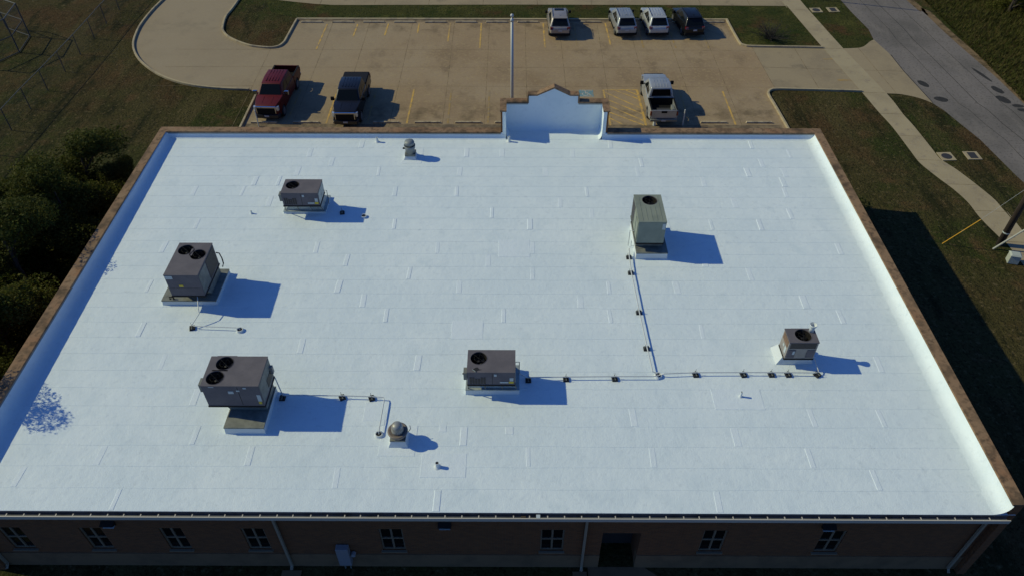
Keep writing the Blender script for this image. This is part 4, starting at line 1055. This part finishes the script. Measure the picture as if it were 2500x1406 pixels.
# ------------------------------------------------------------------ vehicles (front = +y)
def prof_body(mb, prof, wf):
    n = len(prof); L = []; Rr = []
    for y, z in prof:
        hw = wf(y, z); L.append((-hw, y, z)); Rr.append((hw, y, z))
    fs = [tuple(range(n)), tuple(range(2*n-1, n-1, -1))]
    for i in range(n):
        k = (i+1) % n
        fs.append((i, n+i, n+k, k))
    return mb.add(L + Rr, fs)
def arch(yc, r, zb, n=9):
    return [(yc + r*cos(a), zb + r*sin(a)*0.95) for a in [pi - pi*i/(n-1) for i in range(n)]]
def wheels(T, ys, tr, r, wd, rim='rim'):
    for yy in ys:
        for sx in (-1, 1):
            xo = sx*tr
            prof = [(r*.60, -wd/2), (r*.93, -wd/2), (r, -wd*.32), (r, wd*.32), (r*.93, wd/2), (r*.60, wd/2)]
            n = 24
            rings = [[(xo + z_, yy + q*cos(2*pi*k/n), r + q*sin(2*pi*k/n)) for k in range(n)] for q, z_ in prof]
            ty = MB().ring_loft(rings).build('wheel', 'tyre', T)
            xf = xo + sx*(wd/2 + .004)
            rm = MB()
            rings = [[(xf + sx*dx, yy + q*cos(2*pi*k/n), r + q*sin(2*pi*k/n)) for k in range(n)] for q, dx in ((r*.62, 0), (r*.60, .012), (r*.18, .004), (.01, .02))]
            rm.ring_loft(rings)
            rm.build('rim', rim, ty)
def frustum_face(c, u0, u1, v0, v1, th=.016):
    """slab on a bilinear face; c = bottom-left, bottom-right, top-right, top-left"""
    A, Bq, Cq, Dq = [Vector(p) for p in c]
    nrm = (Bq - A).cross(Dq - A).normalized()
    def P(u, v): return (A*(1-u) + Bq*u)*(1-v) + (Dq*(1-u) + Cq*u)*v
    if isinstance(u0, tuple): q = [P(u0[0], v0), P(u1[0], v0), P(u1[1], v1), P(u0[1], v1)]
    else: q = [P(u0, v0), P(u1, v0), P(u1, v1), P(u0, v1)]
    return MB().hexa([p - nrm*.02 for p in q] + [p + nrm*th for p in q])
def greenhouse(T, m, zb, zt, yb0, yb1, yt0, yt1, wb, wt, side_split, name='cab', bevel=.07, crown=.03):
    """yb0 rear bottom, yb1 front bottom; returns face corner lists"""
    b = [(-wb, yb0, zb), (wb, yb0, zb), (wb, yb1, zb), (-wb, yb1, zb)]
    t = [(-wt, yt0, zt), (wt, yt0, zt), (wt*.97, yt1, zt - .02), (-wt*.97, yt1, zt - .02)]
    ym = (yt0 + yt1)/2
    vs = b + t + [(-wt*1.02, ym, zt + crown), (wt*1.02, ym, zt + crown)]
    mb = MB().add(vs, [(3,2,1,0),(0,1,5,4),(2,3,7,6),(4,5,9,8),(8,9,6,7),(1,2,6,9,5),(3,0,4,8,7)])
    cab = mb.build(name, m, T, bevel=bevel, seg=3, smooth=True)
    rear = [b[0], b[1], t[1], t[0]]; front = [b[2], b[3], t[3], t[2]]
    right = [b[1], b[2], t[2], t[1]]; left = [b[3], b[0], t[0], t[3]]
    frustum_face(front, .06, .94, .10, .93).build('windshield', 'car_glass', T)
    for fc, flip in ((right, False), (left, True)):
        for u0, u1 in side_split:
            if flip: u0, u1 = (1-u1[0], 1-u1[1]) , (1-u0[0], 1-u0[1])
            frustum_face(fc, u0, u1, .12, .84, .012).build('side_window', 'car_glass', T)
    return rear, front, right, left
def mirrors(T, x, y, z, m, s=1.0):
    for sx in (-1, 1):
        MB().hexa([(sx*x, y-.05, z-.02),(sx*(x+.10), y-.05, z-.02),(sx*(x+.10), y+.02, z-.02),(sx*x, y+.02, z-.02),(sx*x, y-.05, z+.05),(sx*(x+.10), y-.05, z+.05),(sx*(x+.10), y+.02, z+.05),(sx*x, y+.02, z+.05)]).box(sx*(x+.06) if sx > 0 else sx*(x+.06+.20*s), sx*(x+.06+.20*s) if sx > 0 else sx*(x+.06), y-.07, y+.08, z-.06, z+.16*s).build('mirror', m, T, bevel=.03)

def suv(name, label, m, loc, rz=0, roof_extra=None, L=4.6, lip=True):
    T = thing(name, label, 'car', (0, 0, 0), 'cars in the far stall row')
    h = L/2; ra = .39
    wy = (-h + .92, h - .88)
    prof = [(-h+.05,.36)] + [(-h+.30,.30)] + arch(wy[0], ra, .30) + arch(wy[1], ra, .30) + [(h-.35,.28),(h-.06,.36),(h,.52),(h-.02,.72),(h-.18,.88),(h-.75,.98),(h-1.28,1.06),(0,1.05),(-h+.35,1.06),(-h+.08,1.03),(-h,.86),(-h+.01,.60)]
    def wf(y, z):
        t = abs(y)/h
        w_ = .915 - .16*max(0, t-.62)**1.0*2.2*t
        if z > .95: w_ -= .045
        if z < .45: w_ -= .03
        return w_
    body = prof_body(MB(), prof, wf).build('body', m, T, bevel=.055, seg=3, smooth=True)
    MB().box(-.86, .86, -h+.6, h-.6, .22, .50).build('underbody', 'trim', T)
    split = [((.155,.20),(.44,.44)),((.47,.47),(.745,.70))]
    split = [((.17,.18),(.43,.42)),((.46,.45),(.80,.74))]
    rear, front, right, left = greenhouse(T, m, 1.02, 1.66, -h+.12, h-1.22, -h+.62, h-2.05, .855, .62, split)
    frustum_face(rear, .08, .92, .12, .86).build('rear_window', 'car_glass', T)
    # spoiler lip, tail lights, plate, bumper
    MB().hexa([(-.60,-h+.50,1.62),(.60,-h+.50,1.62),(.62,-h+.72,1.66),(-.62,-h+.72,1.66),(-.60,-h+.46,1.65),(.60,-h+.46,1.65),(.62,-h+.72,1.695),(-.62,-h+.72,1.695)]).build('spoiler', m, T, bevel=.012)
    for sx in (-1, 1):
        x0, x1 = (sx*.58, sx*.83) if sx > 0 else (sx*.83, sx*.58)
        MB().hexa([(x0,-h-.012,.84),(x1,-h+.06 if sx>0 else -h-.012,.84),(x1,-h+.22,.84),(x0,-h+.22,.84),(x0,-h+.035,1.03),(x1,-h+.06,1.03),(x1,-h+.24,1.03),(x0,-h+.24,1.03)]).build('tail_light', 'taillight', T, bevel=.012)
        MB().box(min(sx*.50,sx*.78), max(sx*.50,sx*.78), h-.14, h-.012, .66, .78).build('headlight', 'headlight', T, bevel=.02)
    MB().box(-.86, .86, -h-.02, -h+.16, .34, .54).build('rear_bumper', 'trim', T, bevel=.03)
    MB().box(-.16, .16, -h-.022, -h+.03, .70, .82).build('number_plate', 'plate', T)
    MB().box(-.60, .60, h-.05, h+.012, .42, .62).build('grille', 'trim', T)
    for sx in (-1, 1):
        MB().tube([(sx*.60,-h+.8,1.68),(sx*.60,-h+.95,1.725),(sx*.60,h-2.25,1.725),(sx*.60,h-2.1,1.67)], .018, 6).build('roof_rail', 'trim', T)
        MB().box(min(sx*.88,sx*.925), max(sx*.88,sx*.925), -.9, .95, .30, .44).build('rocker_trim', 'trim', T, bevel=.012)
    MB().hexa([(-.015,-h+.98,1.69),(.015,-h+.98,1.69),(.015,-h+1.10,1.69),(-.015,-h+1.10,1.69),(-.008,-h+.96,1.76),(.008,-h+.96,1.76),(.008,-h+1.0,1.76),(-.008,-h+1.0,1.76)]).build('antenna_fin', m, T)
    if roof_extra == 'sunroof':
        MB().box(-.40, .40, h-2.62, h-2.22, 1.655, 1.695).build('sunroof', 'car_glass', T, bevel=.01)
    elif roof_extra == 'ribs':
        mb = MB()
        for xx in (-.34, -.12, .12, .34): mb.box(xx-.018, xx+.018, -h+.9, h-2.3, 1.665, 1.697)
        mb.build('roof_ribs', m, T)
    mirrors(T, .86, h-1.45, 1.02, 'trim')
    wheels(T, wy, .80, .345, .23)
    T.location = loc; T.rotation_euler = (0, 0, rz)
    return T
suv('parked_car', 'beige hatchback car with sunroof standing alone, its red tail light in the sun', M['tan'], (3.72, 62.95, 0), radians(1.0), 'sunroof')
suv('parked_car', 'silver car, leftmost of the three parked side by side', M['silver'], (9.25, 63.05, 0), radians(4), 'ribs')
suv('parked_car', 'pale silver-white car parked between the silver and the black cars', M['silverwhite'], (12.0, 63.1, 0), radians(3), 'ribs')
suv('parked_car', 'black car, rightmost of the three parked side by side', M['carblack'], (14.9, 63.1, 0), radians(6), None)

def pickup(label, m, loc, rz, L=5.9, cover=None, chrome=True, mirror_m='trim', crew=True, mscale=1.0, bedbox=False):
    T = thing('pickup_truck', label, 'pickup truck', (0,0,0), 'pickup trucks in the near stall row')
    h = L/2; ra = .47
    wyf, wyr = h - .98, -h + 1.25
    bedf = -h + 1.78               # front of bed
    prof = [(bedf, .46)] + [(bedf + .1, .42)] + arch(wyf, ra, .42) + [(h-.28,.40),(h-.08,.48),(h-.03,.72),(h-.05,1.16),(h-.16,1.27),(h-.80,1.34),(h-1.28,1.38),(0,1.32),(bedf,1.30)]
    def wf(y, z):
        w_ = .985 - .20*max(0, (y - (h-.75)))
        if z > 1.1: w_ -= .05 + .05*max(0, y - (h - 1.5))
        if z < .55: w_ -= .03
        return w_
    prof_body(MB(), prof, wf).build('body', m, T, bevel=.05, seg=3, smooth=True)
    # bed sides with wheel arches
    for sx in (-1, 1):
        pr = [(-h+.06,.58),(-h+.50,.46)] + arch(wyr, ra, .44) + [(bedf-.03,.46),(bedf-.03,1.30),(-h+.03,1.30)]
        n = len(pr); xo, xi = sx*.975, sx*.86
        vs = [(xo if z < 1.2 else xo - sx*.035, y, z) for y, z in pr] + [(xi, y, z) for y, z in pr]
        fs = [tuple(range(n)), tuple(range(2*n-1, n-1, -1))] + [(i, n+i, n+(i+1)%n, (i+1)%n) for i in range(n)]
        MB().add(vs, fs).build('bed_side', m, T, bevel=.02)
        MB().box(min(sx*.84,sx*.95), max(sx*.84,sx*.95), -h+.05, bedf-.04, 1.301, 1.325).build('bed_rail', 'trim', T)
    MB().box(-.858, .858, -h+.08, bedf-.02, .72, .80).build('bed_floor', 'trim', T)
    MB().box(-.86, .86, bedf-.045, bedf-.005, .80, 1.30).build('bed_front_wall', 'trim', T)
    tg = MB().box(-.86, .86, -h+.0, -h+.075, .66, 1.30).build('tailgate', m, T, bevel=.02)
    MB().box(-.20, .20, -h-.012, -h-.001, 1.08, 1.24).build('handle', 'trim', tg)
    for sx in (-1, 1):
        MB().box(min(sx*.875,sx*.982), max(sx*.875,sx*.982), -h-.012, -h+.10, .88, 1.20).build('tail_light', 'taillight', T, bevel=.015)
    MB().box(-.95, .95, -h-.14, -h+.02, .48, .64).build('rear_bumper', 'chrome' if chrome else 'galv', T, bevel=.03)
    MB().box(-.16, .16, -h-.155, -h-.141, .50, .62).build('number_plate', 'plate', T)
    MB().box(-.80, .80, -h+.3, h-.4, .36, .60).build('chassis', 'trim', T)
    split = [((.14,.17),(.50,.49)),((.54,.53),(.83,.74))]
    rear, front, right, left = greenhouse(T, m, 1.28, 1.97, bedf+.03, h-1.40, bedf+.20, h-2.12, .915, .73, split, 'cab')
    frustum_face(rear, .10, .90, .18, .86).build('rear_window', 'car_glass', T)
    mb = MB()
    for xx in (-.42, -.21, 0, .21, .42): mb.box(xx-.022, xx+.022, bedf+.36, h-2.42, 1.97, 2.006)
    mb.build('roof_ribs', m, T)
    if cover == 'tonneau':
        MB().box(-.90, .90, -h+.06, bedf-.03, 1.327, 1.365).build('bed_cover', 'navy_cover', T, bevel=.015)
    if bedbox:
        MB().box(-.40, .55, -h+.35, -h+.85, .801, 1.02).build('bed_box', 'door', T, bevel=.01)
        MB().box(.60, .78, -h+.30, -h+.95, .801, 1.22).build('toolbox', 'galv', T, bevel=.01)
    # front end
    MB().box(-.64, .64, h-.07, h-.012, .66, 1.13).build('grille', 'trim', T)
    cm = 'chrome' if chrome else 'trim'
    MB().box(-.72, .72, h-.16, h+.01, 1.135, 1.225).box(-.70, -.645, h-.10, h+.0, .70, 1.135).box(.645, .70, h-.10, h+.0, .70, 1.135).build('grille_surround', cm, T, bevel=.015)
    for sx in (-1, 1):
        MB().hexa([(min(sx*.685,sx*.90), h-.10 if sx < 0 else h-.02, .88), (max(sx*.685,sx*.90), h-.02 if sx < 0 else h-.10, .88), (max(sx*.685,sx*.90), h-.30, .88), (min(sx*.685,sx*.90), h-.30, .88),
                   (min(sx*.685,sx*.90), h-.14 if sx < 0 else h-.05, 1.19), (max(sx*.685,sx*.90), h-.05 if sx < 0 else h-.14, 1.19), (max(sx*.685,sx*.90), h-.32, 1.19), (min(sx*.685,sx*.90), h-.32, 1.19)]).build('headlight', 'headlight', T, bevel=.02)
    MB().hexa([(-.92,h-.26,.36),(.92,h-.26,.36),(.80,h+.07,.36),(-.80,h+.07,.36),(-.94,h-.26,.64),(.94,h-.26,.64),(.82,h+.08,.63),(-.82,h+.08,.63)]).build('front_bumper', 'shaded_chrome', T, bevel=.03)
    MB().box(-.16, .16, h+.072, h+.10, .48, .60).build('number_plate', 'plate', T)
    for sx in (-.33, .33):
        MB().hexa([(sx-.03,h-1.20,1.365),(sx+.03,h-1.20,1.365),(sx+.03,h-.4,1.28),(sx-.03,h-.4,1.28),(sx-.012,h-1.18,1.392),(sx+.012,h-1.18,1.392),(sx+.012,h-.42,1.312),(sx-.012,h-.42,1.312)]).build('hood_crease', m, T)
    mirrors(T, .92, h-1.75, 1.32, mirror_m, 1.25*mscale)
    wheels(T, (wyr, wyf), .84, .41, .27)
    T.location = loc; T.rotation_euler = (0, 0, rz)
    return T
M['navy_cover'] = mat('black_vinyl_cover', (0.012, 0.012, 0.014), 0.7, spec=0.2)
pickup('dark red pickup truck with open bed and chrome grille, nose to the building', M['red'], (-17.60, 50.25, 0), radians(180 - 1.5), 6.2, None, True, 'chrome', True, 1.25)
pickup('dark navy pickup truck with covered bed and chrome grille', M['navy'], (-11.95, 49.3, 0), radians(180), 5.9, 'tonneau', True, 'trim')
pickup('silver pickup truck with open bed, tail towards the building', M['greywhite'], (10.45, 49.5, 0), radians(0.5), 5.6, None, False, 'trim', True, 1.0, True)

# ------------------------------------------------------------------ flagpole, posts, bollard
F = thing('flagpole', 'tall pale metal flagpole with ball top rising behind the stepped parapet', 'flagpole', (-0.22, 46.3, 0))
FH = 7.95
MB().tube([(-.22,46.3,0),(-.22,46.3,FH*.5),(-.22,46.3,FH)], .115, 16, r1=.085).build('pole', 'steel', F, smooth=True)
MB().lathe([(.001,-.12),(.085,-.085),(.12,0),(.085,.085),(.001,.12)], -.22, 46.3, FH+.30, 16).build('ball', 'steel', F, smooth=True)
MB().lathe([(.10,-.10),(.13,0),(.10,.07),(.035,.2)], -.22, 46.3, FH, 16).build('truck_cap', 'steel', F, smooth=True)
MB().tube([(-.12,46.26,1.2),(-.12,46.26,FH-.05)], .006, 4).build('halyard', 'pipe', F)
def post(x, y, h, r, label, m='steel'):
    return tag(MB().tube([(x,y,0),(x,y,h)], r, 10).build('sign_post', m, origin=(x,y,0)), label, 'post')
post(11.95, 46.9, 1.25, .045, 'thin pale post standing behind the right corner of the silver pickup', 'pipe')
post(-18.25, 46.6, 1.3, .04, 'thin pale post at the kerb left of the red pickup', 'pipe')
tag(MB().lathe([(.10,0),(.10,.78),(.08,.86),(.001,.89)], 9.92, 46.9, 0, 16).build('bollard', 'white', origin=(9.92,46.9,0)), 'short white round-topped bollard below the tailgate of the silver pickup', 'bollard')

# ------------------------------------------------------------------ storm drains
def drain(x, y, rzv, label, round_):
    T = thing('storm_drain', label, 'storm drain', (x, y, 0), 'drain covers beside the sidewalk')
    MB().box(x-.48, x+.48, y-.48, y+.48, -.05, .03).build('concrete_frame', 'walk', T)
    if round_: MB().lathe([(.34,.0),(.34,.012),(.30,.018),(.001,.018)], x, y, .03, 24).build('lid', 'iron', T)
    else: MB().box(x-.26, x+.26, y-.36, y+.36, .031, .042).build('grate', 'iron', T)
    T.rotation_euler = (0,0,rzv)
drain(27.25, 66.75, .05, 'round iron manhole lid in concrete square by the far end of the sidewalk', True)
drain(28.8, 66.85, .05, 'rectangular iron grate in concrete frame near the road, far end', False)
drain(29.12, 42.98, .05, 'round iron manhole lid in concrete square beside the near sidewalk bend', True)
drain(30.92, 43.10, .0, 'rectangular iron grate in concrete frame beside the road, near end', False)

# ------------------------------------------------------------------ utility pole, guys, box
T = thing('utility_pole', 'dark wooden utility pole standing on the sidewalk edge at right', 'utility pole', (28.35, 33.75, 0))
MB().tube([(28.35,33.75,-.1),(28.36,33.75,5),(28.38,33.75,11)], .19, 14, r1=.14).build('shaft', 'wood', T, smooth=True)
MB().box(27.3,29.5,33.70,33.82,10.2,10.35).build('crossarm', 'wood', T)
MB().lathe([(.20,0),(.20,.08)], 28.35, 33.75, .9, 14, cap=False).build('band', 'sticker', T)
T = thing('guy_wire', 'thin guy wire with bright yellow sleeve anchored in the lawn', 'guy wire', (25.03, 33.79, 0))
MB().tube([(25.03,33.79,0),(26.23,33.42,2.1),(28.3,33.0,5.72)], .008, 5).build('wire', 'steel', T)
MB().tube([(25.03,33.79,0.02),(25.7,33.6,1.15),(26.23,33.42,2.1)], .024, 8).build('sleeve', 'yellow_plastic', T)
T = thing('guy_wire', 'guy wire in a thick grey-white sleeve leaning across the utility pole', 'guy wire', (27.8, 33.35, 0))
MB().tube([(27.8,33.35,0),(28.9,33.2,1.62),(30.2,33.0,3.5)], .055, 10).build('sleeve', 'grey_plastic', T)
MB().tube([(30.2,33.0,3.5),(33.0,32.5,7.6)], .008, 5).build('wire', 'steel', T)
T = thing('utility_box', 'pale green utility box standing in the grass by the utility pole', 'utility box', (28.35, 32.25, 0), rz=0)
MB().box(28.05,28.62,32.0,32.45,0,.55).build('cabinet', 'pedestal', T, bevel=.03)
MB().hexa([(28.02,31.97,.551),(28.65,31.97,.551),(28.65,32.48,.551),(28.02,32.48,.551),(28.1,32.05,.62),(28.57,32.05,.62),(28.57,32.40,.62),(28.1,32.40,.62)]).build('lid', 'pedestal', T, bevel=.01)
T.rotation_euler = (0,0,radians(-14))
# overhead cable whose shadow crosses the road at the top
o = MB().tube([(5.0,75.0,9.4),(16.45,71.3,8.6),(25.4,68.75,8.3),(34,67.4,8.5),(46,66.0,9.3)], .065, 6).build('overhead_cable', 'black', origin=(16,72,8.9))
tag(o, 'dark overhead cable crossing high above the far end of the road', 'cable')

# ------------------------------------------------------------------ chain-link fence and backstop
T = thing('chain_link_fence', 'long grey chain-link fence with posts crossing the left lawn', 'fence', (-35.8, 56, 0))
fy = [33.9, 36.9, 39.95, 42.97, 45.99, 48.94, 51.69, 54.72, 57.69, 60.66, 63.58, 66.53, 69.5, 72.5, 75.5]
fx = [-35.6]*5 + [-35.66,-35.64,-35.66,-35.70,-35.78,-35.9,-35.93,-36,-36.05,-36.1]
for xx, yy in zip(fx, fy):
    MB().tube([(xx,yy,0),(xx,yy,1.72)], .032, 8).build('post', 'fence_steel', T)
MB().tube([(a,b,1.70) for a, b in zip(fx, fy)], .022, 8).build('top_rail', 'fence_rail', T)
MB().add([(a,b,.03) for a,b in zip(fx,fy)] + [(a,b,1.68) for a,b in zip(fx,fy)], [(i,i+1,len(fx)+i+1,len(fx)+i) for i in range(len(fx)-1)]).build('wire_mesh', 'chain', T)
T = thing('backstop', 'baseball backstop of dark poles and wire mesh behind the fence', 'backstop', (-41, 59.5, 0))
bp = [(-44.2,62.6),(-41.45,61.05),(-40.89,58.03),(-42.3,55.2)]
bh = 2.85
for xx, yy in bp: MB().tube([(xx,yy,0),(xx,yy,bh)], .05, 8).build('post', 'fence_steel', T)
for z in (.06, 1.45, bh): MB().tube([(x_,y_,z) for x_,y_ in bp], .04, 8).build('rail', 'fence_rail' if z > 2 else 'fence_steel', T)
MB().add([(x_,y_,.05) for x_,y_ in bp] + [(x_,y_,bh) for x_,y_ in bp], [(i,i+1,len(bp)+i+1,len(bp)+i) for i in range(3)]).build('wire_mesh', 'chain', T)

# ------------------------------------------------------------------ trees and shrubs
def leaf_cloud(mb, rnd, centre, rad, n, ls):
    cx, cy, cz = centre; rx, ry, rz2 = rad
    for _ in range(n):
        while True:
            u = Vector((rnd.uniform(-1,1), rnd.uniform(-1,1), rnd.uniform(-1,1)))
            if .05 < u.length < 1: break
        k = u.length; u = u/k*(k**.45)
        p = Vector((cx + u.x*rx, cy + u.y*ry, cz + u.z*rz2))
        a = Vector((rnd.uniform(-1,1), rnd.uniform(-1,1), rnd.uniform(-.5,.7))).normalized()
        b = a.cross(Vector((rnd.uniform(-1,1), rnd.uniform(-1,1), rnd.uniform(-1,1)))).normalized()
        s = ls*rnd.uniform(.6, 1.4); tt = s*rnd.uniform(.30, .5)
        mb.add([p - a*s*.5, p + b*tt*.5, p + a*s*.5, p - b*tt*.5], [(0,1,2,3)])
def make_tree(seed, h, r, m, label, cat='tree', name='tree', nclump=60, nleaf=420, ls=.15):
    rnd = random.Random(seed)
    T = thing(name, label, cat, (0,0,0))
    tr = MB()
    tr.tube([(0,0,-.1),(.05,.03,h*.22),(.0,.1,h*.48),(.1,.05,h*.82)], .16, 8, r1=.04)
    cl = []
    for k in range(nclump):
        ang = k*2.4 + rnd.uniform(-.4,.4)
        zz = h*(.12 + .82*((k*.618) % 1.0))
        t = (zz/h - .12)/.82
        rr = r*sqrt(max(.02, 1 - max(0, (t-.35)/.68)**2))*rnd.uniform(.15, .92)
        cl.append((rr*cos(ang), rr*sin(ang), zz, r*rnd.uniform(.20,.36)))
    for cx, cy, cz, cr in cl[:14]:
        tr.tube([(0.03,.05,max(.5,cz-.9-.25*h*.3)), (cx*.5, cy*.5, cz-.35), (cx, cy, cz)], .055, 5, r1=.012)
    tr.build('trunk', 'bark', T)
    lf = MB()
    for cx, cy, cz, cr in cl:
        leaf_cloud(lf, rnd, (cx, cy, cz), (cr, cr, cr*.78), nleaf, ls)
    lf.build('crown', m, T)
    return T
t1 = make_tree(1, 6.6, 2.9, 'leaf', 'dark leafy tree standing at the back left corner of the building')
t2 = make_tree(2, 5.6, 2.7, 'leaf2', 'olive green tree just left of the tree at the back left building corner', nclump=52)
t3 = make_tree(3, 7.4, 3.2, 'leaf', 'big dark tree beside the middle of the left wall', nclump=70)
t1.location = (-24.6, 35.6, 0); t1.scale = (1.15, 1.15, .92); t2.location = (-27.0, 33.8, 0); t3.location = (-24.4, 27.3, 0)
for src, x, y, rz, sc, lb in (
 (t3,-28.6,31.4,1.2,.80,'rounded dark tree behind the olive trees at the left of the thicket'),
 (t1,-23.7,31.4,2.2,1.03,'dark tree close to the left parapet, second from the back corner'),
 (t2,-25.6,31.0,.7,1.0,'olive tree in the middle of the thicket behind the parapet trees'),
 (t1,-30.8,28.6,4.0,.90,'dark tree at the left side of the thicket near the lawn'),
 (t2,-29.3,28.0,3.3,1.12,'broad olive tree at the left photo edge halfway down the thicket'),
 (t3,-32.8,29.8,.3,.8,'dark tree at the left photo edge, upper end of the thicket'),
 (t2,-24.1,23.9,5.0,1.05,'olive tree close to the left parapet, fourth from the back corner'),
 (t1,-27.6,24.4,1.7,1.05,'dark tree at the left photo edge below the broad olive tree'),
 (t3,-24.6,20.6,2.9,.82,'dark tree beside the lower left parapet, next to the shaded roof edge'),
 (t2,-26.4,35.6,5.1,.70,'low olive tree at the lawn edge left of the back corner tree'),
 (t1,-23.2,35.0,.4,(.72,.72,.66),'low dark tree squeezed against the left wall by the back corner'),
 (t2,-28.0,33.2,2.6,(.85,.85,.75),'low olive tree at the lawn edge of the thicket'),
 (t2,-22.9,37.0,2.0,.62,'small olive tree touching the back left corner of the parapet'),
 (t1,-26.9,29.6,3.1,.9,'dark tree filling the middle of the thicket'),
 (t2,-24.3,33.4,4.4,.95,'olive tree between the two parapet trees nearest the back corner'),
 (t3,-30.6,24.6,2.2,.85,'dark tree at the left photo edge in the lower half of the thicket'),
 (t2,-27.0,20.6,1.0,.95,'olive tree at the left photo edge in the lowest part of the thicket'),
 (t1,-24.2,16.6,3.7,1.0,'dark tree lowest along the left parapet, partly out of the picture')):
    dup(src, (x, y, 0), rz, lb, None, sc)
for o in [o for o in COL.objects if o.get('category') == 'tree']: o['group'] = 'trees along the left side of the building'
t4 = make_tree(9, 8.5, 2.0, 'leaf', 'slender tree by the front left wall casting a leafy shadow on the roof edge', nclump=58, nleaf=230, ls=.105)
t4.location = (-22.95, 18.4, 0); t4['group'] = 'trees along the left side of the building'
ug = MB(); ru = random.Random(77)
for _ in range(170):
    yy = ru.uniform(9, 37.0); xx = ru.uniform(-34 + max(0, (yy-27)*.75), -21.9)
    leaf_cloud(ug, ru, (xx, yy, ru.uniform(.3, 1.5)), (ru.uniform(.8,1.5), ru.uniform(.8,1.5), ru.uniform(.5,1.0)), 330, .15)
ug = ug.build('undergrowth', 'leaf2'); ug['kind'] = 'stuff'; ug['label'] = 'dense dark undergrowth below the trees left of the building'; ug['category'] = 'undergrowth'
# shrubs
def bare_shrub(seed, r, label):
    rnd = random.Random(seed); T = MB()
    for k in range(90):
        a = rnd.uniform(0, 2*pi); e = rnd.uniform(.25, 1.2); l = r*rnd.uniform(.5, 1.15)
        d = Vector((cos(a)*cos(e), sin(a)*cos(e), sin(e)*.75))
        p0 = Vector((rnd.uniform(-.12,.12), rnd.uniform(-.12,.12), 0)); p1 = p0 + d*l*.5 + Vector((0,0,.08)); p2 = p0 + d*l
        T.tube([p0, p1, p2], .022, 4, r1=.006)
        for q in range(5):
            b = p1.lerp(p2, rnd.random()); dd = (d + Vector((rnd.uniform(-.8,.8), rnd.uniform(-.8,.8), rnd.uniform(-.3,.7)))).normalized()
            T.tube([b, b + dd*r*rnd.uniform(.15,.35)], .009, 3, r1=.003)
    return T
o = bare_shrub(4, 1.75, '').build('bare_shrub', 'twig'); o.location = (21.6, 60.9, -.02)
tag(o, 'spreading dark leafless shrub on the green island right of the cars', 'shrub')
S1 = thing('shrub', 'low dark shrub against the right wall of the building', 'shrub', (0,0,0))
lf = MB(); r_ = random.Random(8)
for k in range(7): leaf_cloud(lf, r_, (r_.uniform(-.8,.8), r_.uniform(-.7,.7), r_.uniform(.25,.6)), (.5,.5,.35), 220, .14)
lf.build('foliage', 'leaf', S1); MB().tube([(0,0,-.1),(.05,.02,.5)], .05, 6, r1=.02).build('stem', 'bark', S1)
S1.location = (20.6, 37.6, 0)
b1 = make_tree(11, 3.6, 2.4, 'leaf2', 'rounded green bush at the road edge of the far right thicket', 'bush', 'bush', 40, 380, .13)
b1.location = (44.2, 58.5, -.3)
for src, x, y, rz, sc, lb in ((b1,47.6,62.8,1.1,1.3,'large dark bush at the far right photo edge'),(b1,44.6,66.5,2.4,1.0,'bush behind the rounded green bush, near the top right corner'),(b1,42.0,71.5,.6,.9,'small bush at the top of the far right thicket'),(b1,47.5,55.5,3.9,1.0,'bush at the right photo edge below the large dark one'),(b1,49.5,70.0,5.0,1.5,'tallest dark bush in the top right corner')):
    dup(src, (x, y, -.3), rz, lb, None, sc)
for o in [o for o in COL.objects if o.get('category') == 'bush']: o['group'] = 'bushes across the road'
# rough tall grass across the road, uncountable
tg = MB(); rg = random.Random(21)
for _ in range(42000):
    x = 38.0 + 12*rg.random()**1.3; y = rg.uniform(44, 76)
    hgt = rg.uniform(.12, .42)*(0.6 + .5*min(1, (x-38)/3)); a = rg.uniform(0, 2*pi); l = rg.uniform(.1, .35)
    wv = rg.uniform(.02, .05); cx_, cy_ = cos(a), sin(a)
    tg.add([(x - cy_*wv, y + cx_*wv, -.02), (x + cy_*wv, y - cx_*wv, -.02), (x + cx_*l, y + cy_*l, hgt)], [(0,1,2)])
o = tg.build('tall_grass', 'leaf3'); o['kind'] = 'stuff'; o['label'] = 'rough tall green grass on the bank across the road'; o['category'] = 'grass'
